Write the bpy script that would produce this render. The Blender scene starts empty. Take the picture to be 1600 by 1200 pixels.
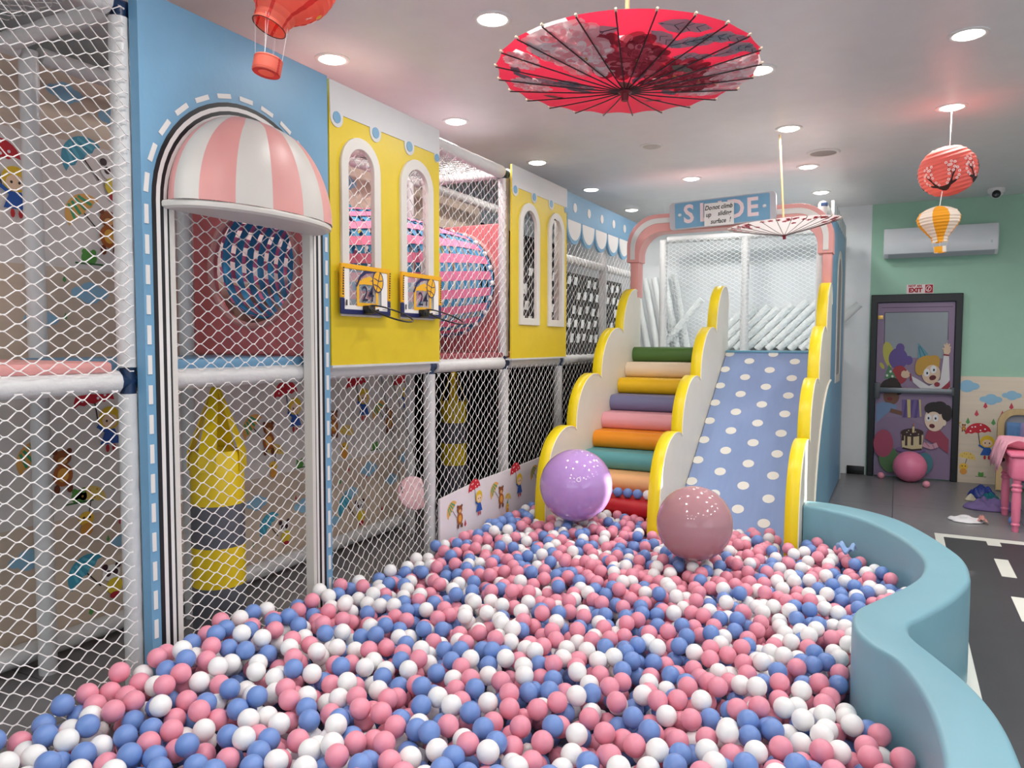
import bpy, bmesh, math, random
from math import sin, cos, pi, radians, sqrt
from mathutils import Vector, Matrix, noise
from mathutils.geometry import tessellate_polygon

random.seed(7)
SC = bpy.context.scene
COL = SC.collection

# ------------------------------------------------------------------ camera
F_PX, YAW, PITCH, ROLL = 1170.0, radians(27.2), radians(3.15), radians(0.12)
CAM_H = 1.55
cam_d = bpy.data.cameras.new('camera')
cam_d.sensor_width = 36.0
cam_d.lens = 36.0 * F_PX / 1600.0
cam_d.clip_start = 0.02
cam = bpy.data.objects.new('camera', cam_d)
COL.objects.link(cam)
_f = Vector((-sin(YAW) * cos(PITCH), cos(YAW) * cos(PITCH), -sin(PITCH)))
_r = Vector((cos(YAW), sin(YAW), 0))
_u = _r.cross(_f)
_r2 = cos(ROLL) * _r + sin(ROLL) * _u
_u2 = -sin(ROLL) * _r + cos(ROLL) * _u
_m = Matrix((_r2, _u2, -_f)).transposed().to_4x4()
_m.translation = Vector((0, 0, CAM_H))
cam.matrix_world = _m
SC.camera = cam

# ------------------------------------------------------------------ world, windows' daylight, exposure
wd = bpy.data.worlds.new('world')
SC.world = wd
wd.use_nodes = True
bg = wd.node_tree.nodes['Background']
bg.inputs[0].default_value = (0.80, 0.90, 1.0, 1)
bg.inputs[1].default_value = 1.8
SC.view_settings.view_transform = 'Standard'
SC.view_settings.look = 'None'
SC.view_settings.gamma = 1.0
SC.view_settings.use_curve_mapping = False
SC.view_settings.exposure = 0.06
LAMP_W = 9.0
LAMP_COL = (1.0, 0.975, 0.95)

# window openings of the room: (centre, size x, size y, rotation)
def portal(name, loc, rot, sx, sy):
    l = bpy.data.lights.new(name, 'AREA')
    l.shape = 'RECTANGLE'
    l.size, l.size_y = sx, sy
    l.cycles.is_portal = True
    o = bpy.data.objects.new(name, l)
    o.location, o.rotation_euler = loc, rot
    COL.objects.link(o)
portal('window_daylight', (4.05, 0.25, 1.45), (0, pi / 2, 0), 2.5, 4.5)
portal('window_daylight', (-0.5, -3.55, 1.45), (pi / 2, 0, pi), 5.0, 2.5)

# low sun entering through a narrow slit added to the unseen right wall
sun_d = bpy.data.lights.new('sun', 'SUN')
sun_d.energy = 14.0
sun_d.angle = radians(0.5)
sun_d.color = (1.0, 0.96, 0.90)
sun = bpy.data.objects.new('sun', sun_d)
_sd = Vector((-1.0, -0.43, -0.425)).normalized()
sun.rotation_euler = _sd.to_track_quat('-Z', 'Y').to_euler()
sun.location = (6, 8, 5)
COL.objects.link(sun)

# ------------------------------------------------------------------ materials
def lin(c):
    c = c / 255.0
    return c / 12.92 if c <= 0.04045 else ((c + 0.055) / 1.055) ** 2.4
MC = {}
def M(name, rgb, rough=0.5, bump=0.0, bscale=40.0, var=0.0, vscale=6.0, metal=0.0, emit=0.0, coat=0.0, transl=0.0, alpha=1.0, spec=0.5, stretch=None, sss=0.0):
    if name in MC:
        return MC[name]
    m = bpy.data.materials.new(name)
    m.use_nodes = True
    nt = m.node_tree
    p = nt.nodes['Principled BSDF']
    col = (lin(rgb[0]), lin(rgb[1]), lin(rgb[2]), 1)
    p.inputs['Base Color'].default_value = col
    p.inputs['Roughness'].default_value = rough
    p.inputs['Metallic'].default_value = metal
    p.inputs['Specular IOR Level'].default_value = spec
    p.inputs['Coat Weight'].default_value = coat
    p.inputs['Coat Roughness'].default_value = 0.08
    if sss:
        p.inputs['Subsurface Weight'].default_value = sss
        p.inputs['Subsurface Radius'].default_value = (0.02, 0.02, 0.02)
    if emit:
        p.inputs['Emission Color'].default_value = col
        p.inputs['Emission Strength'].default_value = emit
    tc = nt.nodes.new('ShaderNodeTexCoord')
    src = tc.outputs['Object']
    if stretch:
        mp = nt.nodes.new('ShaderNodeMapping')
        mp.inputs['Scale'].default_value = stretch
        nt.links.new(src, mp.inputs[0])
        src = mp.outputs[0]
    nz = nt.nodes.new('ShaderNodeTexNoise')
    nz.inputs['Scale'].default_value = vscale
    nz.inputs['Detail'].default_value = 4
    nt.links.new(src, nz.inputs['Vector'])
    v = max(var, 0.02)
    mr = nt.nodes.new('ShaderNodeMapRange')
    mr.inputs['From Min'].default_value = 0.3
    mr.inputs['From Max'].default_value = 0.7
    mr.inputs['To Min'].default_value = 1 - v
    mr.inputs['To Max'].default_value = 1 + v
    nt.links.new(nz.outputs['Fac'], mr.inputs['Value'])
    mx = nt.nodes.new('ShaderNodeMix')
    mx.data_type = 'RGBA'
    mx.blend_type = 'MULTIPLY'
    mx.inputs[0].default_value = 1.0
    mx.inputs[6].default_value = col
    nt.links.new(mr.outputs[0], mx.inputs[7])
    nt.links.new(mx.outputs[2], p.inputs['Base Color'])
    if bump:
        nb = nt.nodes.new('ShaderNodeTexNoise')
        nb.inputs['Scale'].default_value = bscale
        nb.inputs['Detail'].default_value = 5
        nt.links.new(src, nb.inputs['Vector'])
        b = nt.nodes.new('ShaderNodeBump')
        b.inputs['Strength'].default_value = bump
        b.inputs['Distance'].default_value = 0.01
        nt.links.new(nb.outputs['Fac'], b.inputs['Height'])
        nt.links.new(b.outputs[0], p.inputs['Normal'])
    out = nt.nodes['Material Output']
    sh = p.outputs[0]
    if transl:
        t = nt.nodes.new('ShaderNodeBsdfTranslucent')
        nt.links.new(mx.outputs[2], t.inputs[0])
        ms = nt.nodes.new('ShaderNodeMixShader')
        ms.inputs[0].default_value = transl
        nt.links.new(sh, ms.inputs[1]); nt.links.new(t.outputs[0], ms.inputs[2])
        sh = ms.outputs[0]
    if alpha < 1:
        t = nt.nodes.new('ShaderNodeBsdfTransparent')
        ms = nt.nodes.new('ShaderNodeMixShader')
        ms.inputs[0].default_value = alpha
        nt.links.new(t.outputs[0], ms.inputs[1]); nt.links.new(sh, ms.inputs[2])
        sh = ms.outputs[0]
    nt.links.new(sh, out.inputs[0])
    MC[name] = m
    return m
def ink(rgb, rough=0.55):
    return M('print_%d_%d_%d' % tuple(rgb), rgb, rough)

WHITE_PAD = M('white_vinyl_padding', (214, 213, 211), 0.32, 0.55, 22, 0.03)
NETM = M('white_net_cord', (228, 224, 221), 0.7, 0.2, 400)
NETG = M('grey_net_cord', (214, 220, 220), 0.7, 0.2, 400)
BLUE = M('sky_blue_vinyl', (112, 160, 192), 0.42, 0.08, 30, 0.03)
YELLOW = M('yellow_vinyl', (220, 192, 34), 0.4, 0.1, 18, 0.03)
SYEL = M('slide_yellow_vinyl', (238, 212, 16), 0.36, 0.08, 20, 0.02)
CREAM = M('cream_vinyl', (226, 221, 206), 0.42, 0.08, 20, 0.02)
OFFW = M('off_white_vinyl', (216, 212, 204), 0.4, 0.08, 30, 0.02)
PINKV = M('salmon_pink_vinyl', (228, 162, 156), 0.42, 0.08, 25, 0.03)
ROSE = M('rose_foam_panel', (232, 128, 130), 0.5, 0.12, 20, 0.06)
BLACKV = M('black_stripe', (22, 22, 26), 0.45)
WHITEV = M('white_stripe', (226, 224, 220), 0.45)
CLAMP = M('dark_blue_clamp', (28, 52, 86), 0.4)
WHITE_PAINT = M('white_paint', (236, 240, 241), 0.6, 0.03, 60, 0.02)
GREEN_PAINT = M('mint_green_paint', (166, 208, 184), 0.6, 0.03, 60, 0.02)
CEIL = M('ceiling_paint', (234, 232, 232), 0.36, 0.02, 60, 0.015)
BLACKF = M('black_fabric', (20, 19, 20), 0.9, 0.3, 200, 0.1)

# ------------------------------------------------------------------ mesh helpers
ORG = {}
class MB:
    def __init__(s):
        s.v, s.f, s.mi, s.mats = [], [], [], []
    def mat(s, m):
        if m not in s.mats:
            s.mats.append(m)
        return s.mats.index(m)
    def add(s, vs, fs, m):
        b = len(s.v)
        s.v.extend([tuple(v) for v in vs])
        k = s.mat(m)
        for f in fs:
            s.f.append(tuple(i + b for i in f)); s.mi.append(k)
        return s
    def box(s, x0, x1, y0, y1, z0, z1, m):
        vs = [(x, y, z) for x in (x0, x1) for y in (y0, y1) for z in (z0, z1)]
        return s.add(vs, [(0, 1, 3, 2), (4, 6, 7, 5), (0, 4, 5, 1), (2, 3, 7, 6), (0, 2, 6, 4), (1, 5, 7, 3)], m)
    def rbox(s, x0, x1, y0, y1, z0, z1, r, m, seg=2):
        bm = bmesh.new()
        bmesh.ops.create_cube(bm, size=1)
        for v in bm.verts:
            v.co = Vector((x0 + (v.co.x + .5) * (x1 - x0), y0 + (v.co.y + .5) * (y1 - y0), z0 + (v.co.z + .5) * (z1 - z0)))
        bmesh.ops.bevel(bm, geom=bm.edges[:], offset=r, segments=seg, affect='EDGES', profile=0.5)
        bm.verts.index_update()
        s.add([v.co for v in bm.verts], [[v.index for v in f.verts] for f in bm.faces], m)
        bm.free()
        return s
    def tube(s, pts, r, m, n=8, closed=False, cap=True):
        pts = [Vector(p) for p in pts]
        N = len(pts)
        rs = r if isinstance(r, (list, tuple)) else [r] * N
        vs, fs = [], []
        prev = None
        for i, p in enumerate(pts):
            if closed:
                t = pts[(i + 1) % N] - pts[i - 1]
            else:
                t = pts[min(i + 1, N - 1)] - pts[max(i - 1, 0)]
            t.normalize()
            if prev is None:
                a = Vector((0, 0, 1)) if abs(t.z) < .9 else Vector((1, 0, 0))
                a = (a - t * a.dot(t)).normalized()
            else:
                a = (prev - t * prev.dot(t)).normalized()
            prev = a
            b = t.cross(a)
            for k in range(n):
                w = 2 * pi * k / n
                vs.append(p + (a * cos(w) + b * sin(w)) * rs[i])
        for i in range(N if closed else N - 1):
            j = (i + 1) % N
            for k in range(n):
                l = (k + 1) % n
                fs.append((i * n + k, i * n + l, j * n + l, j * n + k))
        if cap and not closed:
            fs.append(tuple(range(n - 1, -1, -1)))
            fs.append(tuple((N - 1) * n + k for k in range(n)))
        return s.add(vs, fs, m)
    def lathe(s, prof, c, m, n=24, axis='z', a0=0.0, a1=2 * pi):
        c = Vector(c)
        full = abs(a1 - a0 - 2 * pi) < 1e-6
        cols = n if full else n + 1
        vs, fs = [], []
        for (r, h) in prof:
            for k in range(cols):
                w = a0 + (a1 - a0) * k / n
                x, y = r * cos(w), r * sin(w)
                q = {'z': (x, y, h), 'y': (x, h, y), 'x': (h, x, y)}[axis]
                vs.append(c + Vector(q))
        P = len(prof)
        for i in range(P - 1):
            for k in range(n):
                l = (k + 1) % cols
                fs.append((i * cols + k, i * cols + l, (i + 1) * cols + l, (i + 1) * cols + k))
        return s.add(vs, fs, m)
    def prism(s, outer, holes, a0, a1, m, axis='x', mside=None):
        loops = [list(outer)] + [list(h) for h in holes]
        flat = [p for l in loops for p in l]
        tr = tessellate_polygon([[Vector((p[0], p[1], 0)) for p in l] for l in loops])
        mp = {'x': lambda a, p: (a, p[0], p[1]), 'y': lambda a, p: (p[0], a, p[1]), 'z': lambda a, p: (p[0], p[1], a)}[axis]
        n = len(flat)
        vs = [mp(a0, p) for p in flat] + [mp(a1, p) for p in flat]
        caps = [tuple(t) for t in tr] + [tuple(i + n for i in reversed(t)) for t in tr]
        side = []
        b = 0
        for l in loops:
            k = len(l)
            for i in range(k):
                j = (i + 1) % k
                side.append((b + i, b + j, n + b + j, n + b + i))
            b += k
        base = len(s.v)
        s.add(vs, caps, m)
        k = s.mat(mside or m)
        for f in side:
            s.f.append(tuple(i + base for i in f)); s.mi.append(k)
        return s
    def grid(s, fn, nu, nv, m, matfn=None):
        base = len(s.v)
        for i in range(nu + 1):
            for j in range(nv + 1):
                s.v.append(tuple(fn(i / nu, j / nv)))
        for i in range(nu):
            for j in range(nv):
                a = base + i * (nv + 1) + j
                s.f.append((a, a + nv + 1, a + nv + 2, a + 1))
                s.mi.append(s.mat(matfn(i, j) if matfn else m))
        return s
    def build(s, name, parent=None, smooth=40, bevel=0, recalc=True, solid=0):
        me = bpy.data.meshes.new(name)
        o3 = ORG.get(parent.name, Vector((0, 0, 0))) if parent else Vector((0, 0, 0))
        me.from_pydata([(v[0] - o3.x, v[1] - o3.y, v[2] - o3.z) for v in s.v], [], s.f)
        for m in s.mats:
            me.materials.append(m)
        me.polygons.foreach_set('material_index', s.mi)
        if recalc:
            bm = bmesh.new(); bm.from_mesh(me)
            bmesh.ops.recalc_face_normals(bm, faces=bm.faces)
            bm.to_mesh(me); bm.free()
        if smooth:
            me.polygons.foreach_set('use_smooth', [True] * len(me.polygons))
            me.set_sharp_from_angle(angle=radians(smooth))
        me.update()
        o = bpy.data.objects.new(name, me)
        COL.objects.link(o)
        if parent:
            o.parent = parent
            ORG[o.name] = o3
        if solid:
            md = o.modifiers.new('thickness', 'SOLIDIFY'); md.thickness = solid; md.offset = 0
        if bevel:
            md = o.modifiers.new('edge', 'BEVEL'); md.width = bevel; md.segments = 2
            md.limit_method = 'ANGLE'; md.angle_limit = radians(40)
        return o

def tag(o, label=None, cat=None, group=None, kind=None):
    if label: o['label'] = label
    if cat: o['category'] = cat
    if group: o['group'] = group
    if kind: o['kind'] = kind
    return o
def thing(name, loc, label, cat, group=None, local=False):
    o = bpy.data.objects.new(name, None)
    o.empty_display_size = 0.1
    o.location = loc
    COL.objects.link(o)
    ORG[o.name] = Vector((0, 0, 0)) if local else Vector(loc)
    return tag(o, label, cat, group)
def copy_tree(o, parent=None):
    c = o.copy(); COL.objects.link(c)
    if parent is not None:
        c.parent = parent
    for ch in list(o.children):
        copy_tree(ch, c)
    return c

# text meshes, made first while the scene is still light
TXT = {}
def make_text(key, body, size, shear=0.0, spacing=1.0, offset=0.0):
    cu = bpy.data.curves.new('lettering', 'FONT')
    cu.body, cu.size, cu.shear, cu.space_character, cu.offset = body, size, shear, spacing, offset
    cu.align_x, cu.align_y = 'CENTER', 'CENTER'
    cu.resolution_u = 3
    ob = bpy.data.objects.new('lettering', cu)
    COL.objects.link(ob)
    bpy.context.view_layer.update()
    me = bpy.data.meshes.new_from_object(ob.evaluated_get(bpy.context.evaluated_depsgraph_get()))
    TXT[key] = ([tuple(v.co) for v in me.vertices], [tuple(p.vertices) for p in me.polygons])
    bpy.data.objects.remove(ob); bpy.data.curves.remove(cu); bpy.data.meshes.remove(me)
for ch in 'SLIDE':
    make_text('sl_' + ch, ch, 0.235, offset=0.006)
make_text('24', '24', 0.115, spacing=0.95, offset=0.001)
make_text('not_an', 'NOT AN', 0.036, offset=0.0018)
make_text('exit', 'EXIT', 0.066, offset=0.004)
make_text('w_do', 'Do', 0.058, shear=0.25, offset=0.0012)
make_text('w_not', 'not', 0.058, shear=0.25, offset=0.0012)
make_text('w_climb', 'climb', 0.058, shear=0.25, offset=0.0012)
make_text('w_up', 'up', 0.058, shear=0.25, offset=0.0012)
make_text('w_sliding', 'sliding', 0.058, shear=0.25, offset=0.0012)
make_text('w_surface', 'surface', 0.058, shear=0.25, offset=0.0012)
make_text('w_mark', '!', 0.058, shear=0.25, offset=0.0012)

class Decal:
    """flat print: layered coloured shapes laid on a surface fn(u, v, h)"""
    def __init__(s, fn, step=0.0005, paper=False):
        s.fn, s.h, s.step, s.b = fn, step, step, MB()
        s.ink = (lambda c: M('paper_print_%d_%d_%d' % tuple(c), c, .6, transl=.45)) if paper else ink
    def _put(s, pts, faces, col):
        s.b.add([s.fn(p[0], p[1], s.h) for p in pts], faces, col if not isinstance(col, tuple) else s.ink(col))
        s.h += s.step
        return s
    def poly(s, pts, col):
        tr = tessellate_polygon([[Vector((p[0], p[1], 0)) for p in pts]])
        return s._put(pts, [tuple(t) for t in tr], col)
    def ell(s, u, v, a, b, col, rot=0.0, n=18, a0=0.0, a1=2 * pi):
        c, d = cos(rot), sin(rot)
        pts = []
        full = abs(a1 - a0 - 2 * pi) < 1e-6
        for k in range(n + (0 if full else 1)):
            w = a0 + (a1 - a0) * k / n
            x, y = a * cos(w), b * sin(w)
            pts.append((u + x * c - y * d, v + x * d + y * c))
        return s._put(pts, [tuple(range(len(pts)))], col)
    def line(s, pts, w, col, w2=None):
        vs, fs = [], []
        N = len(pts)
        for i, p in enumerate(pts):
            q, r = pts[max(i - 1, 0)], pts[min(i + 1, N - 1)]
            t = Vector((r[0] - q[0], r[1] - q[1]))
            if t.length < 1e-9: t = Vector((1, 0))
            t.normalize()
            ww = (w if w2 is None else w + (w2 - w) * i / (N - 1)) / 2
            vs += [(p[0] - t.y * ww, p[1] + t.x * ww), (p[0] + t.y * ww, p[1] - t.x * ww)]
        for i in range(N - 1):
            fs.append((2 * i, 2 * i + 1, 2 * i + 3, 2 * i + 2))
        return s._put(vs, fs, col)
    def text(s, key, u, v, col, sx=1.0, rot=0.0):
        vs, fs = TXT[key]
        c, d = cos(rot), sin(rot)
        return s._put([(u + sx * x * c - y * d, v + sx * x * d + y * c) for x, y, _ in vs], fs, col)
    def build(s, name, parent):
        return s.b.build(name, parent, smooth=0, recalc=False)

def arc(c, r, a0, a1, n):
    return [(c[0] + r * cos(a0 + (a1 - a0) * i / n), c[1] + r * sin(a0 + (a1 - a0) * i / n)) for i in range(n + 1)]
def pad_tube(mb, p0, p1, r, m=WHITE_PAD, n=12, seed=0, seg=0.05):
    p0, p1 = Vector(p0), Vector(p1)
    L = (p1 - p0).length
    k = max(3, int(L / seg))
    rnd = random.Random(seed)
    pts = [p0.lerp(p1, i / k) for i in range(k + 1)]
    rs = [r * (1 + rnd.uniform(-.03, .035)) for _ in pts]
    for q in range(1, int(L / 0.5) + 1):
        i = min(k - 1, int(q * 0.5 / L * k))
        rs[i] = r * 0.93
    mb.tube(pts, rs, m, n)
    return mb

# ================================================================== THE ROOM
ZC = 3.158           # ceiling height
YB = 9.73            # back wall
XL, XR, YF = -4.35, 4.0, -3.5
# --- floor
fm = M('grey_vinyl_floor', (128, 126, 128), 0.33, 0.03, 80, 0.04)
nt = fm.node_tree
br = nt.nodes.new('ShaderNodeTexBrick')
br.offset = 0
br.inputs['Scale'].default_value = 1.0
br.inputs['Brick Width'].default_value = 1.0
br.inputs['Row Height'].default_value = 1.0
br.inputs['Mortar Size'].default_value = 0.004
br.inputs['Color1'].default_value = (1, 1, 1, 1)
br.inputs['Color2'].default_value = (1, 1, 1, 1)
br.inputs['Mortar'].default_value = (.35, .35, .35, 1)
tcn = [n for n in nt.nodes if n.type == 'TEX_COORD'][0]
nt.links.new(tcn.outputs['Object'], br.inputs['Vector'])
mxn = [n for n in nt.nodes if n.type == 'MIX'][0]
m2 = nt.nodes.new('ShaderNodeMix'); m2.data_type = 'RGBA'; m2.blend_type = 'MULTIPLY'; m2.inputs[0].default_value = 1
nt.links.new(mxn.outputs[2], m2.inputs[6]); nt.links.new(br.outputs['Color'], m2.inputs[7])
nt.links.new(m2.outputs[2], nt.nodes['Principled BSDF'].inputs['Base Color'])
floor = tag(MB().box(XL, XR, YF, YB, -0.1, 0, fm).build('floor', smooth=0), 'grey vinyl floor of the playroom', kind='structure')
ROADM = M('dark_grey_road_vinyl', (66, 66, 70), 0.45, 0.04, 90, 0.05)
LINEM = M('white_floor_line', (232, 232, 222), 0.5)
MB().box(0.37, 2.6, -1.0, 6.86, 0.0, 0.003, ROADM).build('road_surface', floor, smooth=0)
for (x0, x1, y0, y1) in [(0.31, 0.37, -1.0, 6.97), (0.37, 2.6, 6.86, 6.97), (0.66, 0.75, 6.73, 6.86)]:
    MB().box(x0, x1, y0, y1, 0.0, 0.004, LINEM).build('road_line', floor, smooth=0)
for y in (5.86, 4.95, 4.04, 3.13, 2.22, 1.31):
    MB().box(0.66, 0.745, y, y + 0.46, 0.003, 0.005, LINEM).build('road_dash', floor, smooth=0)
# --- ceiling and walls
tag(MB().box(XL, XR, YF, YB, ZC, ZC + .1, CEIL).build('ceiling', smooth=0), 'pale grey painted flat ceiling', kind='structure')
tag(MB().box(XL - .1, XL, YF, YB, 0, ZC, WHITE_PAINT).build('wall_left', smooth=0), 'white painted wall behind the play frame', kind='structure')
wb = MB().box(XL, -0.30, YB, YB + .1, 0, ZC, WHITE_PAINT).box(-0.30, XR, YB, YB + .1, 0, ZC, GREEN_PAINT)
tag(wb.build('wall_back', smooth=0), 'back wall painted white on the left and mint green on the right', kind='structure')
def wall_with_windows(name, axis, pos, lo, hi, wins, label):
    outer = [(lo, 0), (hi, 0), (hi, ZC), (lo, ZC)]
    holes = [[(q[0], q[2] if len(q) > 2 else .2), (q[1], q[2] if len(q) > 2 else .2), (q[1], q[3] if len(q) > 2 else 2.7), (q[0], q[3] if len(q) > 2 else 2.7)] for q in wins]
    o = MB().prism(outer, holes, pos, pos + (.1 if pos > 0 else -.1), WHITE_PAINT, axis).build(name, smooth=0)
    return tag(o, label, kind='structure')
wall_with_windows('wall_right', 'x', XR, YF, YB, [(-2.0, 2.5), (7.30, 7.47, 1.5, 3.12)], 'white wall with a shop window and an added narrow sun slit')  # unseen slit added and shaped to pass a thin sheet of sun
wall_with_windows('wall_front', 'y', YF, XL, XR, [(-3.0, 2.0)], 'white wall with a wide shop window')
k = 0
FRAMEM = M('dark_window_frame', (60, 62, 66), 0.4)
for (axis, pos, a, b) in (('x', XR + .05, -2.0, 2.5), ('y', YF - .05, -3.0, 2.0)):
    k += 1
    mb = MB()
    for q in (a, a + (b - a) / 3, a + 2 * (b - a) / 3, b):
        q0, q1 = q - .03, q + .03
        mb.box(*((pos - .03, pos + .03, q0, q1) if axis == 'x' else (q0, q1, pos - .03, pos + .03)), .2, 2.7, FRAMEM)
    for z in (.2, 2.1, 2.7):
        mb.box(*((pos - .03, pos + .03, a, b) if axis == 'x' else (a, b, pos - .03, pos + .03)), z - .03, z + .03, FRAMEM)
    tag(mb.build('window_%d' % k, smooth=0), 'dark framed shop window', kind='structure')
BASEM = M('black_skirting', (20, 21, 24), 0.4)
tag(MB().rbox(-0.50, -0.31, YB - .02, YB, 0, .10, .004, BASEM).build('baseboard_back'), 'short black skirting board left of the door', kind='structure')
# cream dado panel right of the door, with its printed animals
DADO = M('cream_wood_print', (226, 210, 188), 0.5, 0.05, 30, 0.05, 3.0, stretch=(.4, 1, 8))
dado = tag(MB().rbox(0.612, 3.9, YB - .03, YB, 0, 1.19, .004, DADO).build('trim_1'), 'cream printed dado panel right of the party door', kind='structure')

# --- ceiling lights
EMIT = M('lamp_diffuser', (255, 250, 242), 0.5, emit=9.0)
OFFD = M('unlit_diffuser', (205, 200, 196), 0.5)
RING = M('lamp_ring', (235, 233, 230), 0.4)
def downlight(x, y, label, lit=True, grp='lit round ceiling downlights'):
    t = thing('downlight', (x, y, ZC), label, 'ceiling light', grp)
    MB().lathe([(.074, 0), (.074, -.006), (.088, -.010), (.098, -.006), (.098, 0)], (x, y, ZC), RING, 32).build('trim_ring', t)
    MB().lathe([(.0005, -.020), (.03, -.0185), (.055, -.014), (.074, -.005)], (x, y, ZC), EMIT if lit else OFFD, 32).build('diffuser', t, recalc=False)
    if lit:
        l = bpy.data.lights.new('downlight_lamp', 'AREA')
        l.shape = 'DISK'; l.size = .14; l.energy = LAMP_W; l.color = LAMP_COL; l.spread = radians(170)
        o = bpy.data.objects.new('downlight_lamp', l)
        o.location = (0, 0, -.024); o.parent = t
        COL.objects.link(o)
ordn = ['nearest', 'second', 'third', 'fourth', 'farthest']
for i, y in enumerate((3.40, 4.74, 6.13, 7.45, 8.80)):
    downlight(-2.90, y, 'round ceiling light above the play frame, %s of the five along its top' % ordn[i])
downlight(-1.835, 3.35, 'round ceiling light left of the red floral parasol')
downlight(-1.835, 4.70, 'round ceiling light hidden above the red floral parasol')
downlight(-1.83, 6.05, 'unlit round ceiling fitting below the red floral parasol', False, 'unlit fittings')
downlight(-1.835, 7.40, 'round ceiling light above the left end of the sign board')
downlight(-1.835, 8.75, 'round ceiling light hidden behind the sign board')
downlight(-0.767, 4.67, 'round ceiling light at the right edge of the red floral parasol')
downlight(-0.767, 6.02, 'round ceiling light between the red and the white parasol')
downlight(-0.767, 7.38, 'round ceiling light right of the white parasol stick')
downlight(-0.767, 8.68, 'small far ceiling light above the right end of the pink arch')
downlight(0.285, 4.63, 'round ceiling light in the top right corner of the view')
downlight(0.285, 5.98, 'round ceiling light from which the cherry branch lantern hangs')
downlight(0.285, 7.27, 'round ceiling light half hidden behind the cherry branch lantern')
for x in (1.4, 2.6):  # unseen downlights added to light the room from the right
    for y in (1.9, 3.3, 4.65, 6.0):
        downlight(x, y, 'added ceiling light outside the view over the road, %.1f across and %.1f along' % (x, y), grp='added downlights outside the view')
for x in (-1.8, -.767, .285):  # more unseen downlights, added for light around the viewer
    for y in (-1.6, .3, 1.9):
        downlight(x, y, 'added round ceiling light near the viewer outside the view, %.1f across and %.1f along' % (x, y), grp='added downlights outside the view')
# ceiling speaker and camera
t = thing('ceiling_speaker', (-0.60, 6.90, ZC), 'flat round unlit speaker grille in the ceiling beside the white parasol stick', 'speaker')
MB().lathe([(.0005, -.006), (.105, -.008)], (-.60, 6.90, ZC), M('speaker_mesh', (176, 172, 170), .7, .6, 500), 32).build('grille', t, recalc=False)
MB().lathe([(.105, 0), (.105, -.010), (.125, -.012), (.135, -.004), (.135, 0)], (-.60, 6.90, ZC), RING, 32).build('rim', t)
t = thing('security_camera', (0.87, 9.30, ZC), 'white dome security camera on the ceiling above the air conditioner', 'camera')
MB().lathe([(.0005, 0), (.08, 0), (.08, -.03), (.07, -.05), (.0005, -.05)], (.87, 9.30, ZC), RING, 24).build('base', t)
MB().lathe([(.065 * sin(a), -.055 - .065 * cos(a) + .02) for a in [pi * i / 10 for i in range(11)]], (.87, 9.30, ZC), RING, 24).build('eyeball', t)
MB().lathe([(.0005, -.045), (.03, -.040), (.038, -.03), (.040, 0)], (.865, 9.245, ZC - .065), M('camera_lens', (12, 12, 14), .15), 20, 'y').build('lens', t)

# ================================================================== NETS
def net(name, label, org, uax, vax, w, h, cu, cv, r=0.0024, mat=NETM, warp=None, clip=None, grp='nets of the play frame'):
    """diamond net of crossing cords in the rectangle w x h"""
    org, uax, vax = Vector(org), Vector(uax), Vector(vax)
    nrm = uax.cross(vax)
    mb = MB()
    for sgn in (1, -1):
        k0 = int(-(h / cv)) - 2
        k1 = int(w / cu + h / cv) + 2
        for k in range(k0, k1 + 1):
            # line: u = k*cu + sgn*v*cu/cv  (v from 0..h)
            pts = []
            n = int(h / (cv / 2)) + 1
            for i in range(n + 1):
                v = min(h, i * cv / 2)
                u = k * cu + sgn * v * cu / cv
                for e in (-1, 1):      # cords run flatter through each knot
                    pts.append((u + sgn * e * .10 * cu, min(max(v + e * .035 * cv, 0), h)))
            run = []
            def flush(run):
                if len(run) > 1:
                    q = []
                    for (u, v, i) in run:
                        du, dv = warp(u, v) if warp else (0, 0)
                        e = 0.0018 * (1 if (i // 2 + k) % 2 else -1)
                        uu, vv = u + du, v + dv
                        uu = min(max(uu, 0), w); vv = min(max(vv, 0), h)
                        q.append(org + uax * uu + vax * vv + nrm * e)
                    mb.tube(q, r, mat, 3, cap=False)
            for i, (u, v) in enumerate(pts):
                if -1e-6 <= u <= w + 1e-6 and (clip is None or clip(u, v)):
                    run.append((u, v, i))
                else:
                    flush(run); run = []
            flush(run)
    o = mb.build(name, smooth=0, recalc=False)
    return tag(o, label, 'safety net', grp)
def wob(a, b, s):
    return lambda u, v: (a * noise.noise(Vector((u * 2.1 + s, v * 2.1, s))), b * noise.noise(Vector((u * 2.1, v * 2.1 + s, s + 9.1))))
XN = -2.665
Yx, Zx = (0, 1, 0), (0, 0, 1)
net('safety_net', 'loosely slanting white cord net in the upper left bay above the pink mat', (XN, .80, 1.43), Yx, Zx, 1.14, 1.46, .094, .054,
    warp=lambda u, v: (.03 * noise.noise(Vector((u * 2, v * 2, 3))), -.28 * (u - .75) * min(1, v / .9) * .55 + .03 * noise.noise(Vector((u * 2, v * 2, 8)))))
net('safety_net', 'white cord net in the lower left bay beside the blue arch leg', (XN, .80, .05), Yx, Zx, 1.14, 1.32, .092, .056, warp=wob(.02, .02, 2))
net('safety_net', 'white cord net in the arch below the striped awning', (XN, 2.05, 1.43), Yx, Zx, .90, 1.05, .100, .056, warp=wob(.02, .02, 3))
net('safety_net', 'white cord net in front of the large punching bag', (XN, 2.05, .05), Yx, Zx, .90, 1.32, .100, .056, warp=wob(.02, .025, 4))
net('safety_net', 'white cord net behind the windows of the yellow panel with hoops', (-2.645, 3.08, 1.62), Yx, Zx, .98, 1.1, .088, .066, warp=wob(.01, .01, 5))
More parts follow.
